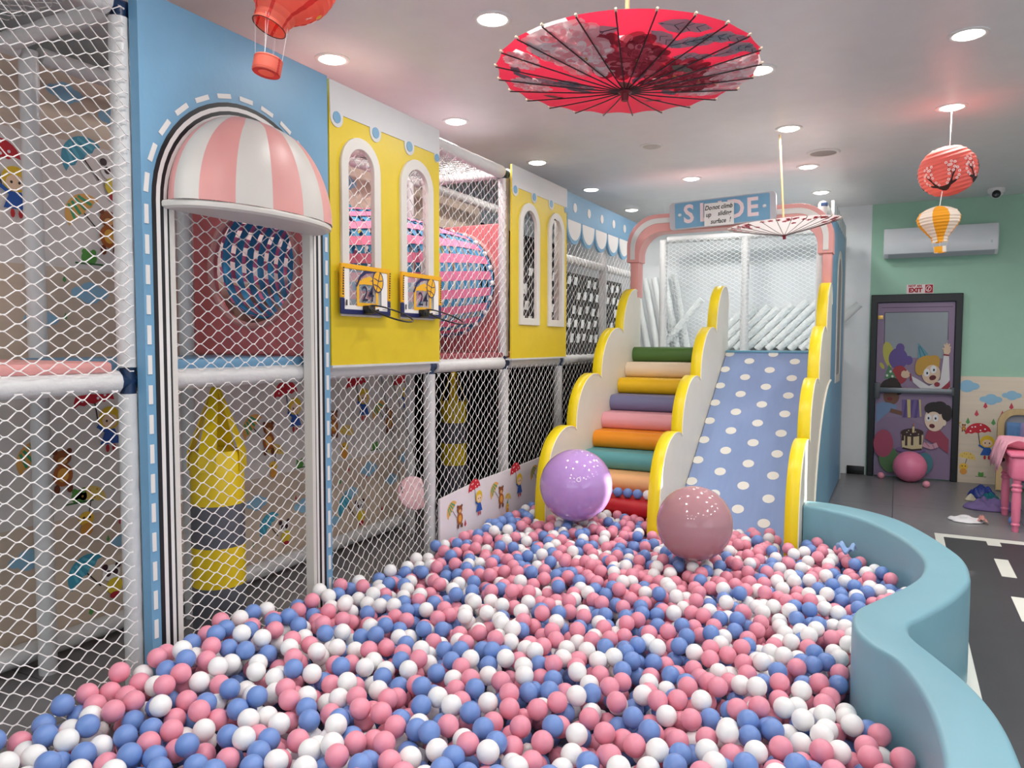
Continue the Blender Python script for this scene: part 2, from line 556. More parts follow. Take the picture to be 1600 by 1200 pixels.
net('safety_net', 'white cord net below the yellow panel with hoops', (XN, 3.06, .05), Yx, Zx, .99, 1.32, .084, .068, warp=wob(.025, .03, 6))
net('safety_net', 'white cord net beside the woven tunnel between the yellow panels', (XN, 4.09, 1.44), Yx, Zx, 1.0, 1.38, .084, .076,
    warp=lambda u, v: (.02 * noise.noise(Vector((u * 2, v * 2, 4))), -.10 * u * max(0, v - .5)))
net('safety_net', 'white cord net in front of the small punching bag', (XN, 4.09, .05), Yx, Zx, 1.0, 1.30, .086, .078, warp=wob(.02, .02, 7))
net('safety_net', 'white cord net behind the windows of the far yellow panel', (-2.645, 5.12, 1.62), Yx, Zx, 1.0, 1.1, .088, .080, warp=wob(.01, .01, 8))
net('safety_net', 'white cord net below the far yellow panel', (XN, 5.06, .05), Yx, Zx, 1.05, 1.32, .088, .080, warp=wob(.02, .02, 9))
net('safety_net', 'white cord net below the blue scalloped valance', (XN, 6.15, 1.44), Yx, Zx, 1.95, 1.3, .088, .080, warp=wob(.02, .02, 10))
net('safety_net', 'white cord net behind the left cloud panel of the stairs', (XN, 6.17, .05), Yx, Zx, 1.9, 1.32, .088, .080, warp=wob(.02, .02, 11))
net('safety_net', 'pale grey net stretched behind the slide platform', (-2.63, 9.28, 1.5), (1, 0, 0), Zx, 2.06, 1.33, .085, .05, .0024, NETG, warp=wob(.02, .03, 12))
net('safety_net', 'white roof net over the woven tunnel', (-2.70, 4.08, 2.83), (-1, 0, 0), Yx, .85, .95, .072, .072, warp=wob(.02, .02, 13))
net('safety_net', 'white roof net over the upper left bay', (-2.70, .80, 2.90), (-1, 0, 0), Yx, .85, 1.1, .085, .06, warp=wob(.03, .03, 14))

# ================================================================== PLAY FRAME
fr = thing('play_frame', (-2.71, 1.90, 0), 'white padded tube frame of the two level play structure', 'play structure')
sd = 0
XP, XB = -2.715, -3.50
RP = .040
front_posts = (.75, 1.945, 3.03, 4.10, 5.135, 6.19, 7.32, 8.32)
for y in front_posts:
    for z0, z1 in ((0, 1.345), (1.45, 2.80)):
        sd += 1
        pad_tube(MB(), (XP, y, z0), (XP, y, z1), RP - (.002 if y < 2 else 0), seed=sd).build('post', fr)
for y in (.90, 2.06, 2.87, 5.0, 6.6):
    sd += 1
    pad_tube(MB(), (XB, y, 0), (XB, y, 2.85), RP, seed=sd).build('post', fr)
for z in (1.395, 2.845):
    for a, b in zip(front_posts[:-1], front_posts[1:]):
        if z > 2 and a > 6: continue
        sd += 1
        pad_tube(MB(), (XP, a + .05, z), (XP, b - .05, z), .046, seed=sd).build('rail', fr)
    for a, b in ((.9, 2.06), (2.06, 2.87), (2.87, 5.0), (5.0, 6.6)):
        sd += 1
        pad_tube(MB(), (XB, a + .05, z), (XB, b - .05, z), RP, seed=sd).build('rail', fr)
for a, b in ((6.19, 7.32), (7.32, 8.32)):
    sd += 1
    pad_tube(MB(), (XP, a + .05, 2.32), (XP, b - .05, 2.32), .04, seed=sd).build('rail', fr)
for a, b in ((.9, 2.06), (2.06, 2.87), (2.87, 5.0)):
    sd += 1
    pad_tube(MB(), (XB - .1, a, .09), (XB - .1, b, .09), RP + .01, seed=sd).build('floor_rail', fr)
for y in (.75, 1.945, 4.10, 5.135):
    for z in (1.395, 2.845):
        sd += 1
        pad_tube(MB(), (XP - .05, y, z), (XB + .05, y, z), RP, seed=sd).build('rail', fr)
for y in front_posts:
    for z in (1.395, 2.845):
        mb = MB().lathe([(.0005, -.05), (.030, -.05), (.030, .05 if z < 2 else .0), (.0005, .05 if z < 2 else .0)], (XP, y, z), CLAMP, 14)
        mb.lathe([(.0005, -.055), (.030, -.055), (.030, .055), (.0005, .055)], (XP, y, z), CLAMP, 14, 'y')
        mb.build('clamp', fr)
# rear posts of the slide platform
for x in (-2.65, -1.65, -.66):
    sd += 1
    pad_tube(MB(), (x, 9.33, 0), (x, 9.33, 2.84), .05, seed=sd, seg=.12).build('post', fr)
for z in (1.42, 2.84):
    sd += 1
    pad_tube(MB(), (-2.6, 9.33, z), (-.70, 9.33, z), .045, seed=sd).build('rail', fr)
sd += 1
pad_tube(MB(), (-.645, 7.48, 0), (-.645, 7.48, 2.80), .042, seed=sd).build('post', fr)
pad_tube(MB(), (-.645, 7.5, 2.82), (-.645, 9.3, 2.82), .042, seed=sd).build('rail', fr)
MB().rbox(-.66, -.60, 7.46, 7.50, 2.80, 2.84, .01, CLAMP).build('clamp', fr)

# decks
dk = thing('deck_mat', (-3.1, 1.3, 1.44), 'salmon pink padded mat on the upper deck of the left bay', 'mat')
MB().rbox(-3.46, -2.68, .80, 1.86, 1.43, 1.475, .015, PINKV).build('mat', dk)
MB().box(-3.46, -2.70, .80, 1.86, 1.405, 1.43, M('deck_board', (120, 96, 80), .7)).build('board', dk)
dk = thing('deck_mat', (-3.1, 2.5, 1.44), 'sky blue deck edge under the arch behind the net', 'mat')
MB().rbox(-3.46, -2.70, 1.95, 3.02, 1.43, 1.478, .012, BLUE).build('mat', dk)
MB().box(-3.46, -2.70, 1.95, 3.02, 1.405, 1.43, M('deck_board', (120, 96, 80), .7)).build('board', dk)
dk = thing('deck_mat', (-3.1, 5.6, 1.44), 'dark red deck mat beneath the woven tunnel', 'mat')
MB().rbox(-3.46, -2.70, 3.1, 6.0, 1.43, 1.475, .012, M('dark_rose_mat', (150, 66, 74), .6)).build('mat', dk)

# ================================================================== PRINTED BACK PANELS
PWHITE = M('printed_white_board', (226, 218, 212), 0.55, 0.04, 40, 0.03)
PWOOD = M('printed_wood_board', (212, 192, 172), 0.55, 0.05, 30, 0.06, 3.0, stretch=(1, .5, 7))
XW = -3.70
SK, DK = (250, 214, 180), (52, 40, 40)
def umbrella(d, u, v, w, col, dots=None, stripes=None, tilt=0.0):
    c, s_ = cos(tilt), sin(tilt)
    R = lambda x, y: (u + x * c - y * s_, v + x * s_ + y * c)
    pts = [R(w / 2 * cos(a), w * .46 * sin(a)) for a in [pi * i / 14 for i in range(15)]]
    for q in range(4):
        x0 = -w / 2 + q * w / 4
        pts += [R(x0 + w / 8, w * .05)] if q < 4 else []
        if q < 3: pts += [R(x0 + w / 4, 0)]
    d.poly(pts, col)
    if stripes:
        for q in (-.28, -.09, .1, .29):
            d.line([R(q * w, .05 * w), R(q * w * .55, .40 * w)], w * .07, stripes)
    if dots:
        for (a, b) in ((-.28, .13), (-.08, .3), (.1, .12), (.28, .16), (.14, .36), (-.2, .3)):
            e = R(a * w, b * w)
            d.ell(e[0], e[1], w * .035, w * .035, dots, n=8)
    d.line([R(0, .02 * w), R(0, -.5 * w)], w * .03, DK)
def figure(d, u, v, s, kind):
    """small printed umbrella figure; s is the overall size"""
    if kind == 'girl':
        umbrella(d, u - .12 * s, v + .30 * s, .62 * s, (206, 36, 52), dots=(250, 240, 240), tilt=.15)
        d.ell(u + .1 * s, v + .08 * s, .17 * s, .17 * s, (236, 196, 44))
        d.ell(u + .1 * s, v + .04 * s, .12 * s, .10 * s, SK)
        d.ell(u + .05 * s, v + .04 * s, .018 * s, .02 * s, DK, n=8); d.ell(u + .15 * s, v + .04 * s, .018 * s, .02 * s, DK, n=8)
        d.poly([(u + .03 * s, v - .08 * s), (u + .17 * s, v - .08 * s), (u + .26 * s, v - .30 * s), (u - .06 * s, v - .30 * s)], (40, 92, 176))
        d.line([(u + .05 * s, v - .12 * s), (u - .10 * s, v - .02 * s)], .05 * s, (40, 92, 176))
        for q in (.05, .15):
            d.ell(u + q * s, v - .36 * s, .03 * s, .06 * s, (196, 44, 50), n=8)
    elif kind == 'bear':
        umbrella(d, u - .18 * s, v + .16 * s, .56 * s, (236, 178, 96), stripes=(70, 168, 118), tilt=.75)
        d.ell(u + .16 * s, v + .14 * s, .13 * s, .11 * s, (150, 84, 40))
        for q in (.06, .26):
            d.ell(u + q * s, v + .23 * s, .04 * s, .04 * s, (120, 60, 30), n=10)
        d.ell(u + .16 * s, v + .10 * s, .07 * s, .05 * s, (222, 170, 112), n=12)
        d.ell(u + .16 * s, v - .10 * s, .14 * s, .16 * s, (176, 96, 40))
        d.ell(u + .16 * s, v - .10 * s, .08 * s, .10 * s, (232, 170, 70), n=12)
        for q in (.07, .25):
            d.ell(u + q * s, v - .29 * s, .045 * s, .07 * s, (120, 60, 30), n=8)
    elif kind == 'panda':
        umbrella(d, u - .16 * s, v + .14 * s, .6 * s, (70, 158, 184), stripes=(96, 186, 206), tilt=.7)
        d.ell(u + .2 * s, v + .06 * s, .14 * s, .12 * s, (244, 240, 236))
        for q in (.10, .31):
            d.ell(u + q * s, v + .16 * s, .05 * s, .05 * s, (60, 28, 40), n=10)
        d.ell(u + .15 * s, v + .06 * s, .045 * s, .05 * s, (60, 28, 40), n=10); d.ell(u + .26 * s, v + .06 * s, .045 * s, .05 * s, (60, 28, 40), n=10)
        d.ell(u + .24 * s, v - .14 * s, .13 * s, .12 * s, (232, 204, 60))
        d.ell(u + .24 * s, v - .28 * s, .08 * s, .05 * s, (180, 40, 50), n=10)
    elif kind == 'chick':
        umbrella(d, u, v + .20 * s, .5 * s, (236, 204, 110), dots=(196, 150, 60), tilt=-.2)
        d.ell(u - .08 * s, v - .06 * s, .12 * s, .11 * s, (238, 190, 60))
        d.ell(u - .12 * s, v - .04 * s, .02 * s, .02 * s, DK, n=8); d.ell(u - .03 * s, v - .04 * s, .02 * s, .02 * s, DK, n=8)
        d.ell(u - .08 * s, v - .22 * s, .10 * s, .10 * s, (220, 150, 60))
    elif kind == 'frog':
        d.ell(u, v, .14 * s, .12 * s, (92, 158, 70)); d.ell(u - .08 * s, v + .10 * s, .05 * s, .05 * s, (92, 158, 70), n=10)
        d.ell(u + .08 * s, v + .10 * s, .05 * s, .05 * s, (92, 158, 70), n=10)
        d.line([(u - .25 * s, v - .10 * s), (u + .25 * s, v - .10 * s)], .03 * s, (60, 110, 60))
    elif kind == 'cloud':
        C_ = (150, 196, 222)
        for (a, b, r) in ((-.22, 0, .14), (0, .06, .19), (.2, 0, .15), (0, -.05, .2)):
            d.ell(u + a * s, v + b * s, r * s, r * s * .75, C_, n=12)
    elif kind == 'drop':
        d.poly([(u, v + .1 * s), (u + .05 * s, v - .03 * s), (u, v - .08 * s), (u - .05 * s, v - .03 * s)], (206, 70, 90))
    elif kind == 'leafdrop':
        d.poly([(u, v + .1 * s), (u + .05 * s, v - .03 * s), (u, v - .08 * s), (u - .05 * s, v - .03 * s)], (96, 160, 90))
def board(label, y0, y1, z0, z1, zsplits, figs, group=None):
    t = thing('printed_board', (XW, y0, z0), label, 'wall panel', group)
    for (a, b, m) in zsplits:
        MB().box(XW - .04, XW, y0, y1, a, b, m).build('sheet', t, smooth=0)
    for (kind, u, v, s) in figs:
        d = Decal(lambda a, b, h: (XW + .001 + h, a, b))
        figure(d, u, v, s, kind)
        d.build({'cloud': 'cloud_print', 'drop': 'drop_print', 'leafdrop': 'drop_print'}.get(kind, 'animal_print' if kind != 'girl' else 'child_print'), t)
    return t
rnd = random.Random(5)
def bits(y0, y1, z0, z1, n):
    return [(rnd.choice(['drop', 'leafdrop']), rnd.uniform(y0, y1), rnd.uniform(z0, z1), rnd.uniform(.18, .3)) for _ in range(n)]
board('lower printed back board with umbrella children and clouds behind the punching bag', .6, 5.35, .05, 1.36,
      [(.05, .66, PWOOD), (.66, 1.36, PWHITE)],
      [('girl', 2.50, 1.12, .36), ('bear', 2.22, .92, .36), ('chick', 2.42, .66, .34), ('frog', 2.36, .76, .3), ('panda', 2.45, .30, .36),
       ('girl', 3.87, 1.08, .36), ('bear', 3.60, .93, .36), ('chick', 3.72, .74, .30), ('frog', 3.95, .70, .26), ('panda', 3.72, .27, .34),
       ('girl', 4.62, 1.10, .38), ('bear', 4.93, .93, .36), ('chick', 4.45, .78, .34), ('frog', 4.80, .72, .26), ('panda', 4.52, .25, .38),
       ('bear', 4.25, .96, .34), ('girl', 5.2, 1.10, .34),
       ('cloud', 2.1, .5, .26), ('cloud', 2.62, .48, .26), ('cloud', 3.55, .5, .26), ('cloud', 3.98, .40, .26), ('cloud', 4.72, .55, .30), ('cloud', 4.50, .40, .24), ('cloud', 5.02, .42, .24), ('cloud', 5.2, .58, .24), ('cloud', 4.3, .22, .2)]
      + bits(2, 5.2, .15, .6, 18))
board('upper printed back board with umbrella animals behind the top deck', .6, 6.5, 1.46, 2.90,
      [(1.46, 1.92, PWOOD), (1.92, 2.55, PWHITE), (2.55, 2.90, PWOOD)],
      [('panda', 2.50, 2.42, .40), ('bear', 2.50, 2.14, .38), ('girl', 2.06, 2.28, .36), ('frog', 2.45, 1.98, .30), ('chick', 2.72, 2.0, .30), ('cloud', 2.45, 1.80, .28), ('cloud', 2.72, 1.62, .26), ('cloud', 2.2, 1.66, .24),
       ('cloud', 2.62, 2.72, .28), ('cloud', 2.35, 2.78, .26),
       ('panda', 4.55, 2.42, .40), ('bear', 4.95, 2.30, .36), ('panda', 5.45, 2.45, .38), ('bear', 5.9, 2.3, .36), ('girl', 4.2, 2.3, .36), ('cloud', 4.5, 2.75, .28), ('cloud', 5.2, 2.72, .28), ('panda', 6.2, 2.4, .36)]
      + bits(1.6, 3, 1.55, 1.9, 6))
# black lining of the far half
tag(MB().box(-4.25, -4.2, 5.0, 9.6, .02, 2.9, BLACKF).build('black_lining', smooth=0), 'black fabric lining behind the small punching bag', 'curtain')
tag(MB().box(-4.2, -2.75, 8.22, 8.25, .02, 1.38, BLACKF).build('black_lining', smooth=0), 'black fabric end curtain below the far deck', 'curtain')
# black sheet with white patches on the upper level
pt = thing('patch_curtain', (-3.12, 6.2, 1.45), 'black curtain covered in white rectangles behind the scalloped valance', 'curtain')
MB().box(-3.14, -3.12, 5.9, 9.1, 1.42, 2.30, BLACKF).build('sheet', pt, smooth=0)
PATCH = M('white_patch', (228, 228, 226), .6)
for r in range(5):
    for c in range(15):
        y = 6.25 + c * .19 + (r % 3) * .06 + rnd.uniform(-.02, .02)
        z = 2.21 - r * .15 + rnd.uniform(-.012, .012)
        if rnd.random() < .9 and y < 9.0:
            h = rnd.uniform(.036, .05)
            MB().prism([(y - .048, z - h), (y + .022, z - h), (y + .052, z + h), (y - .018, z + h)], [], -3.122, -3.112, PATCH).build('patch', pt, smooth=0)
dk = thing('deck_mat', (-3.2, 7.2, 1.44), 'dark far deck below the patch curtain', 'mat')
MB().rbox(-4.2, -2.70, 6.02, 9.25, 1.40, 1.44, .01, BLACKF).build('mat', dk)

# ================================================================== FACADE
XF = -2.62           # front face of the panels
# --- blue arch panel
bp = thing('arch_panel', (XF, 2.49, 0), 'sky blue entrance panel with a striped arch opening', 'panel')
AC_, AZ = 2.49, 2.11
YL0, YR0 = 1.955, 3.03
leg0 = .02
def arch_path(r, z0, n=28):
    return [(AC_ - r, z0)] + arc((AC_, AZ), r, pi, 0, n) + [(AC_ + r, z0)]
op = arch_path(.405, leg0)
outer = [(YL0, leg0)] + op[0:1] + op[1:] + [(YR0, leg0), (YR0, 2.905), (YL0, 2.905)]
MB().prism(outer, [], XF - .05, XF, BLUE).build('panel', bp, smooth=30)
bands = [(.492, .474, BLACKV), (.474, .456, WHITEV), (.456, .440, BLACKV), (.440, .424, WHITEV), (.424, .416, BLACKV)]
for (ro, ri, m) in bands:
    o_, i_ = arch_path(ro, leg0), arch_path(ri, leg0)
    MB().prism(o_ + i_[::-1], [], XF - .002, XF + .003, m).build('stripe', bp, smooth=30)
o_, i_ = arch_path(.416, leg0), arch_path(.393, leg0)
MB().prism(o_ + i_[::-1], [], XF - .045, XF + .006, OFFW).build('opening_lining', bp, smooth=30)
# dashes
def dash(c, ang, L=.075, w=.02):
    d = Vector((cos(ang), sin(ang))); n = Vector((-d.y, d.x))
    c = Vector(c)
    q = [c - d * L / 2 - n * w / 2, c + d * L / 2 - n * w / 2, c + d * L / 2 + n * w / 2, c - d * L / 2 + n * w / 2]
    MB().prism([tuple(p) for p in q], [], XF - .001, XF + .003, WHITEV).build('dash', bp, smooth=0)
RD = .517
for i in range(13):
    a = pi - pi * (i + .5) / 13
    dash((AC_ + RD * cos(a), AZ + RD * sin(a)), a + pi / 2)
for i in range(16):
    z = 2.05 - i * .118
    for sg in (-1, 1):
        dash((AC_ + sg * RD, z), pi / 2, .075, .018)
# --- striped awning
aw = thing('awning', (XF, 2.49, 2.10), 'pink and white striped quarter dome awning over the arch', 'awning')
def dome(a, t, sy=.440, sx=.185, sz=.420, xo=.062):
    # a around the dome (0 = far end, pi = near end), t 0 (rim) .. 1 (top)
    ph = t * pi / 2
    rr = cos(ph) ** .92
    return (max(XF + .004, XF + .004 + xo * min(1, rr * 1.6 + .12) + sx * rr * sin(a)), 2.488 + sy * rr * cos(a), 2.115 + sz * sin(ph))
GB = [radians(q) for q in (-20, 3, 29, 54, 78, 102, 127, 153, 180, 201)]
for g in range(len(GB) - 1):
    a0, a1 = GB[g], GB[g + 1]
    m = PINKV if g % 2 == 0 else OFFW
    def fn(u, v, a0=a0, a1=a1):
        a = a0 + (a1 - a0) * u
        x, y, z = dome(a, v)
        puff = .005 * sin(pi * u) * cos(v * pi / 2)
        return (max(XF + .004, x + puff * sin(a)), y + puff * cos(a), z)
    MB().grid(fn, 6, 20, m).build('gore', aw, smooth=60)
rim = []
n = 40
mb = MB()
prof = [(0, .0), (.006, -.008), (.005, -.024), (-.010, -.032)]
def rimfn(u, v):
    a = pi * u
    k = v * (len(prof) - 1)
    i = min(int(k), len(prof) - 2)
    e = prof[i][0] + (prof[i + 1][0] - prof[i][0]) * (k - i)
    z = prof[i][1] + (prof[i + 1][1] - prof[i][1]) * (k - i)
    return (XF + .004 + (.247 + e) * sin(a) ** .8, 2.488 + (.442 + e) * cos(a), 2.115 + z)
mb.grid(rimfn, 40, 6, OFFW)
mb.add([(XF + .002, 2.485, 2.083)] + [rimfn(i / n, 1) for i in range(n + 1)], [(0, i + 1, i + 2) for i in range(n)], OFFW)
mb.build('rim', aw, smooth=50)
# --- yellow window panels
def arch_window(y, w, z0, ztop, n=16):
    r = w / 2
    return [(y - r, z0)] + [(y + r, z0)] + arc((y, ztop - r), r, 0, pi, n)
def yellow_panel(y0, y1, wins, label, band_cells):
    t = thing('window_panel', (XF, y0, 1.43), label, 'panel')
    holes = [arch_window(c, w - .09, 1.74, 2.65 - .055) for c, w in wins]
    MB().prism([(y0, 1.43), (y1, 1.43), (y1, 2.895), (y0, 2.895)], holes, XF - .012, XF, YELLOW).build('board', t, smooth=30)
    # white band with round drips
    pts = [(y0, 2.896), (y0, 2.735)]
    st = (y1 - y0 - .06) / band_cells
    cs = [y0 + .055 + st * i for i in range(band_cells + 1)]
    cs[-1] = y1 - .03
    edge = []
    for i, c in enumerate(cs):
        r = .05 if i < len(cs) - 1 else .03
        edge += [(max(c - r, y0), 2.735)] + arc((c, 2.715), r, pi, 2 * pi, 10) + [(min(c + r, y1), 2.735)]
    MB().prism([(y0, 2.896)] + edge + [(y1, 2.896)], [], XF - .001, XF + .004, M('pale_grey_band', (208, 208, 208), .45)).build('band', t, smooth=0)
    for i, c in enumerate(cs):
        MB().prism(arc((c, 2.715), .03 if i < len(cs) - 1 else .024, 0, 2 * pi, 18)[:-1], [], XF + .002, XF + .007, BLUE).build('dot', t, smooth=0)
    for c, w in wins:
        o_, i_ = arch_window(c, w, 1.69, 2.65), arch_window(c, w - .115, 1.745, 2.65 - .06)
        MB().prism(o_, [i_], XF - .012, XF + .016, OFFW).build('window_frame', t, smooth=30, bevel=.010)
    MB().box(XF - .05, XF + .006, y0, y1, 1.418, 1.43, M('pale_grey_band', (208, 208, 208), .45)).build('bottom_edge', t, smooth=0)
    return t
yellow_panel(3.042, 4.078, [(3.285, .335), (3.82, .345)], 'yellow panel with two arched windows behind the basketball hoops', 3)
yellow_panel(5.085, 6.145, [(5.385, .36), (5.905, .33)], 'farther yellow panel with two arched windows and no hoops', 3)
# --- scalloped blue valance
va = thing('valance', (XF, 6.15, 2.64), 'sky blue valance with white dots and hanging white scallops', 'panel')
MB().box(XF - .05, XF, 6.155, 8.22, 2.645, 2.885, BLUE).build('band', va, smooth=0)
for i in range(6):
    c = 6.33 + i * .345
    MB().prism(arc((c, 2.765), .042, 0, 2 * pi, 18)[:-1], [], XF - .001, XF + .004, WHITEV).build('dot', va, smooth=0)
    o_ = [(c + .172, 2.646)] + [(c - .172, 2.646)] + arc((c, 2.62), .172, pi, 2 * pi, 16)
    o_ = [(p[0], p[1] if p[1] > 2.62 else 2.62 + (p[1] - 2.62) * 1.05) for p in o_]
    MB().prism(o_, [], XF - .03, XF - .004, BLUE).build('scallop', va, smooth=0)
    i_ = [(c + .152, 2.646)] + [(c - .152, 2.646)] + arc((c, 2.625), .152, pi, 2 * pi, 16)
    MB().prism(i_, [], XF - .006, XF - .001, WHITEV).build('scallop_face', va, smooth=0)
# --- basketball hoops
HOOPY = M('hoop_yellow', (240, 176, 20), .35)
NAVY = M('hoop_navy', (30, 36, 90), .35)
ACRYL = M('clear_acrylic', (240, 245, 250), .03, alpha=.16)
STEEL = M('black_steel', (18, 18, 20), .35)
def hoop(yc, label):
    xb = XF + .026
    y0, y1, z0, z1 = yc - .213, yc + .213, 1.70, 1.965
    t = thing('basketball_hoop', (xb, yc, z0), label, 'basketball hoop', 'mini basketball hoops on the yellow panel')
    MB().rbox(xb, xb + .006, y0, y1, z0, z1, .002, ACRYL).build('backboard', t)
    w = .026
    mb = MB()
    mb.prism([(y0, z0 + .085), (y0, z1), (y1, z1), (y1, z0 + .085), (y1 - w, z0 + .085), (y1 - w, z1 - w), (y0 + w, z1 - w), (y0 + w, z0 + .085)], [], xb - .002, xb + .012, HOOPY)
    mb.build('upper_border', t, bevel=.004)
    MB().prism([(y0, z0 + .085), (y0 + w, z0 + .085), (y0 + w, z0 + w), (y1 - w, z0 + w), (y1 - w, z0 + .085), (y1, z0 + .085), (y1, z0), (y0, z0)], [], xb - .002, xb + .012, NAVY).build('lower_border', t, bevel=.004)
    d = Decal(lambda a, b, h: (xb + .0065 + h, a, b))
    Wc = (236, 232, 226)
    d.poly([(y0 + w, z0 + w), (y1 - w, z0 + w), (y1 - w, z0 + w + .022), (y0 + w, z0 + w + .022)], Wc)
    d.poly([(y1 - w - .055, z0 + w), (y1 - w, z0 + w), (y1 - w, z1 - w), (y1 - w - .055, z1 - w)], Wc)
    d.poly([(y0 + w, z0 + w), (y0 + w + .04, z0 + w), (y0 + w + .04, z1 - w), (y0 + w, z1 - w)], Wc)
    # yellow target square
    a0, a1, b0, b1 = yc - .085, yc + .10, z0 + .045, z0 + .185
    q = .020
    Yc = (238, 178, 24)
    for r in ((a0, a1, b0, b0 + q), (a0, a0 + q, b0, b1), (a1 - q, a1, b0, b1), (a0, a1, b1 - q, b1)):
        d.poly([(r[0], r[2]), (r[1], r[2]), (r[1], r[3]), (r[0], r[3])], Yc)
    # flying ball emblem
    Nv = (26, 28, 84)
    cx, cz = yc + .085, z0 + .175
    sw = [(a0 - .005, z0 + .150), (a0 + .03, z0 + .205), (yc - .005, z0 + .235), (yc + .06, z0 + .245), (yc + .115, z0 + .225)]
    d.line(sw, .012, Nv, .030)
    d.poly([(a0 + .01, z0 + .16), (a0 + .05, z0 + .195), (yc + .03, z0 + .212), (yc + .06, z0 + .195), (yc, z0 + .18), (a0 + .06, z0 + .165)], Yc)
    d.ell(cx + .012, cz + .012, .050, .062, Nv, n=22)
    d.ell(cx + .012, cz + .012, .043, .055, Yc, n=22)
    d.line([(cx - .025, cz + .03), (cx + .02, cz + .015), (cx + .052, cz + .02)], .005, Nv)
    d.line([(cx + .03, cz + .062), (cx + .012, cz + .012), (cx - .005, cz - .04)], .005, Nv)
    d.line([(cx - .026, cz - .005), (cx + .012, cz - .012), (cx + .04, cz - .03)], .005, Nv)
    d.text('24', yc + .005, z0 + .110, (22, 24, 60), .95)
    d.poly([(y0 + .032, z0 + .045), (y0 + .044, z0 + .045), (y0 + .044, z0 + .075), (y0 + .032, z0 + .075)], (30, 30, 34))
    d.line([(y1 - .08, z0 + .034), (y1 - .032, z0 + .034)], .003, (60, 60, 66))
    d.build('board_print', t)
    for yy in (y0 + .012, y1 - .012):
        d = Decal(lambda a, b, h: (xb + .0125 + h, a, b))
        for j in range(11):
            zz = z0 + .10 + j * .0135
            d.poly([(yy - .006, zz), (yy + .006, zz), (yy + .006, zz + .008), (yy - .006, zz + .008)], (50, 38, 20))
        d.build('border_print', t)
    MB().rbox(xb + .004, xb + .05, yc - .035, yc + .025, z0 + .005, z0 + .05, .006, STEEL).build('bracket', t)
    rc = (xb + .165, yc + .01, z0 + .012)
    mb = MB().tube([(rc[0] + .115 * cos(a), rc[1] + .115 * sin(a), rc[2] - .006 - .046 * cos(a)) for a in [2 * pi * i / 40 for i in range(40)]], .0045, STEEL, 8, closed=True)
    mb.tube([(xb + .03, yc - .02, z0 + .022), (rc[0] - .108, rc[1] - .035, rc[2] + .016)], .005, STEEL, 6)
    mb.tube([(xb + .03, yc + .03, z0 + .022), (rc[0] - .108, rc[1] + .035, rc[2] + .016)], .005, STEEL, 6)
    mb.build('ring', t)
    return t
hoop(3.293, 'mini basketball hoop with yellow and navy board nearer the awning')
hoop(3.828, 'mini basketball hoop with yellow and navy board beside the netted bay')

# ================================================================== INSIDE THE FRAME
# rose panels with a round hole and the woven tunnel between them
TC = (-3.20, 2.00)   # x, z of tunnel axis
def hole_panel(y, r, label, x0, x1, ztop, cz):
    t = thing('hole_panel', (TC[0], y, 1.48), label, 'panel')
    MB().prism([(x0, 1.48), (x1, 1.48), (x1, ztop), (x0, ztop)], [arc((TC[0], cz), r, 0, 2 * pi, 40)[:-1]], y, y + .05, ROSE, 'y').build('panel', t, smooth=30, bevel=.012)
    MB().tube([(TC[0] + r * cos(a), y - .004, cz + r * sin(a)) for a in [2 * pi * i / 40 for i in range(40)]], .018, PINKV, 8, closed=True).build('hole_edge', t)
hole_panel(3.07, .33, 'rose foam panel with a round hole under the arch', -3.68, -2.76, 2.75, 1.97)
hole_panel(5.19, .40, 'rose foam panel at the far end of the woven tunnel', -3.68, -2.76, 2.48, 2.02)
tn = thing('woven_tunnel', (TC[0], 4.1, 1.55), 'round crawl tunnel woven from pink and blue straps', 'tunnel')
PSTRAP = M('hot_pink_strap', (244, 128, 168), .6, .2, 300)
BSTRAP = M('blue_strap', (60, 150, 200), .6, .2, 300)
def trad(y):
    t = (y - 3.1) / 2.0
    return (.31 + .12 * min(1, t * 2.2)) * (1 - .06 * max(0, t - .8) * 5)
TY0, TY1 = 3.12, 5.12
NR = 20
for i in range(NR):
    yc = TY0 + .05 + (TY1 - TY0 - .10) * i / (NR - 1)
    def fn(u, v, yc=yc):
        a = 2 * pi * u
        y = yc + (v - .5) * .060
        r = trad(min(max(y, TY0), TY1)) - .006
        return (TC[0] + r * cos(a), y, TC[1] + .01 + r * sin(a))
    MB().grid(fn, 48, 1, BSTRAP).build('ring_strap', tn, smooth=60, recalc=False)
NLG = 21
for j in range(NLG):
    a = 2 * pi * j / NLG
    wdt = .5 * 2 * pi / NLG * .52
    def fn(u, v, a=a, j=j):
        y = TY0 + (TY1 - TY0) * v
        aa = a + (u - .5) * 2 * wdt + .45 * v
        r = trad(y) + .004 * sin(y * 60 + pi * j)
        return (TC[0] + r * cos(aa), y, TC[1] + .01 + r * sin(aa))
    MB().grid(fn, 1, 40, PSTRAP).build('long_strap', tn, smooth=60, recalc=False)
for yk in (TY0 + .03, TY1 - .02):
    MB().tube([(TC[0] + trad(yk) * cos(a), yk, TC[1] + .01 + trad(yk) * sin(a)) for a in [2 * pi * i / 36 for i in range(36)]], .012, BSTRAP, 6, closed=True).build('hoop', tn)
KNOT = M('white_knot', (235, 232, 230), .5)
for j in range(22):
    a = 2 * pi * j / 22
    r = trad(TY1) + .012
    MB().lathe([(.02 * sin(b), -.02 * cos(b)) for b in [pi * i / 6 for i in range(7)]], (TC[0] + r * cos(a), TY1 - .04, TC[1] + .01 + r * sin(a)), KNOT, 8).build('knot', tn)
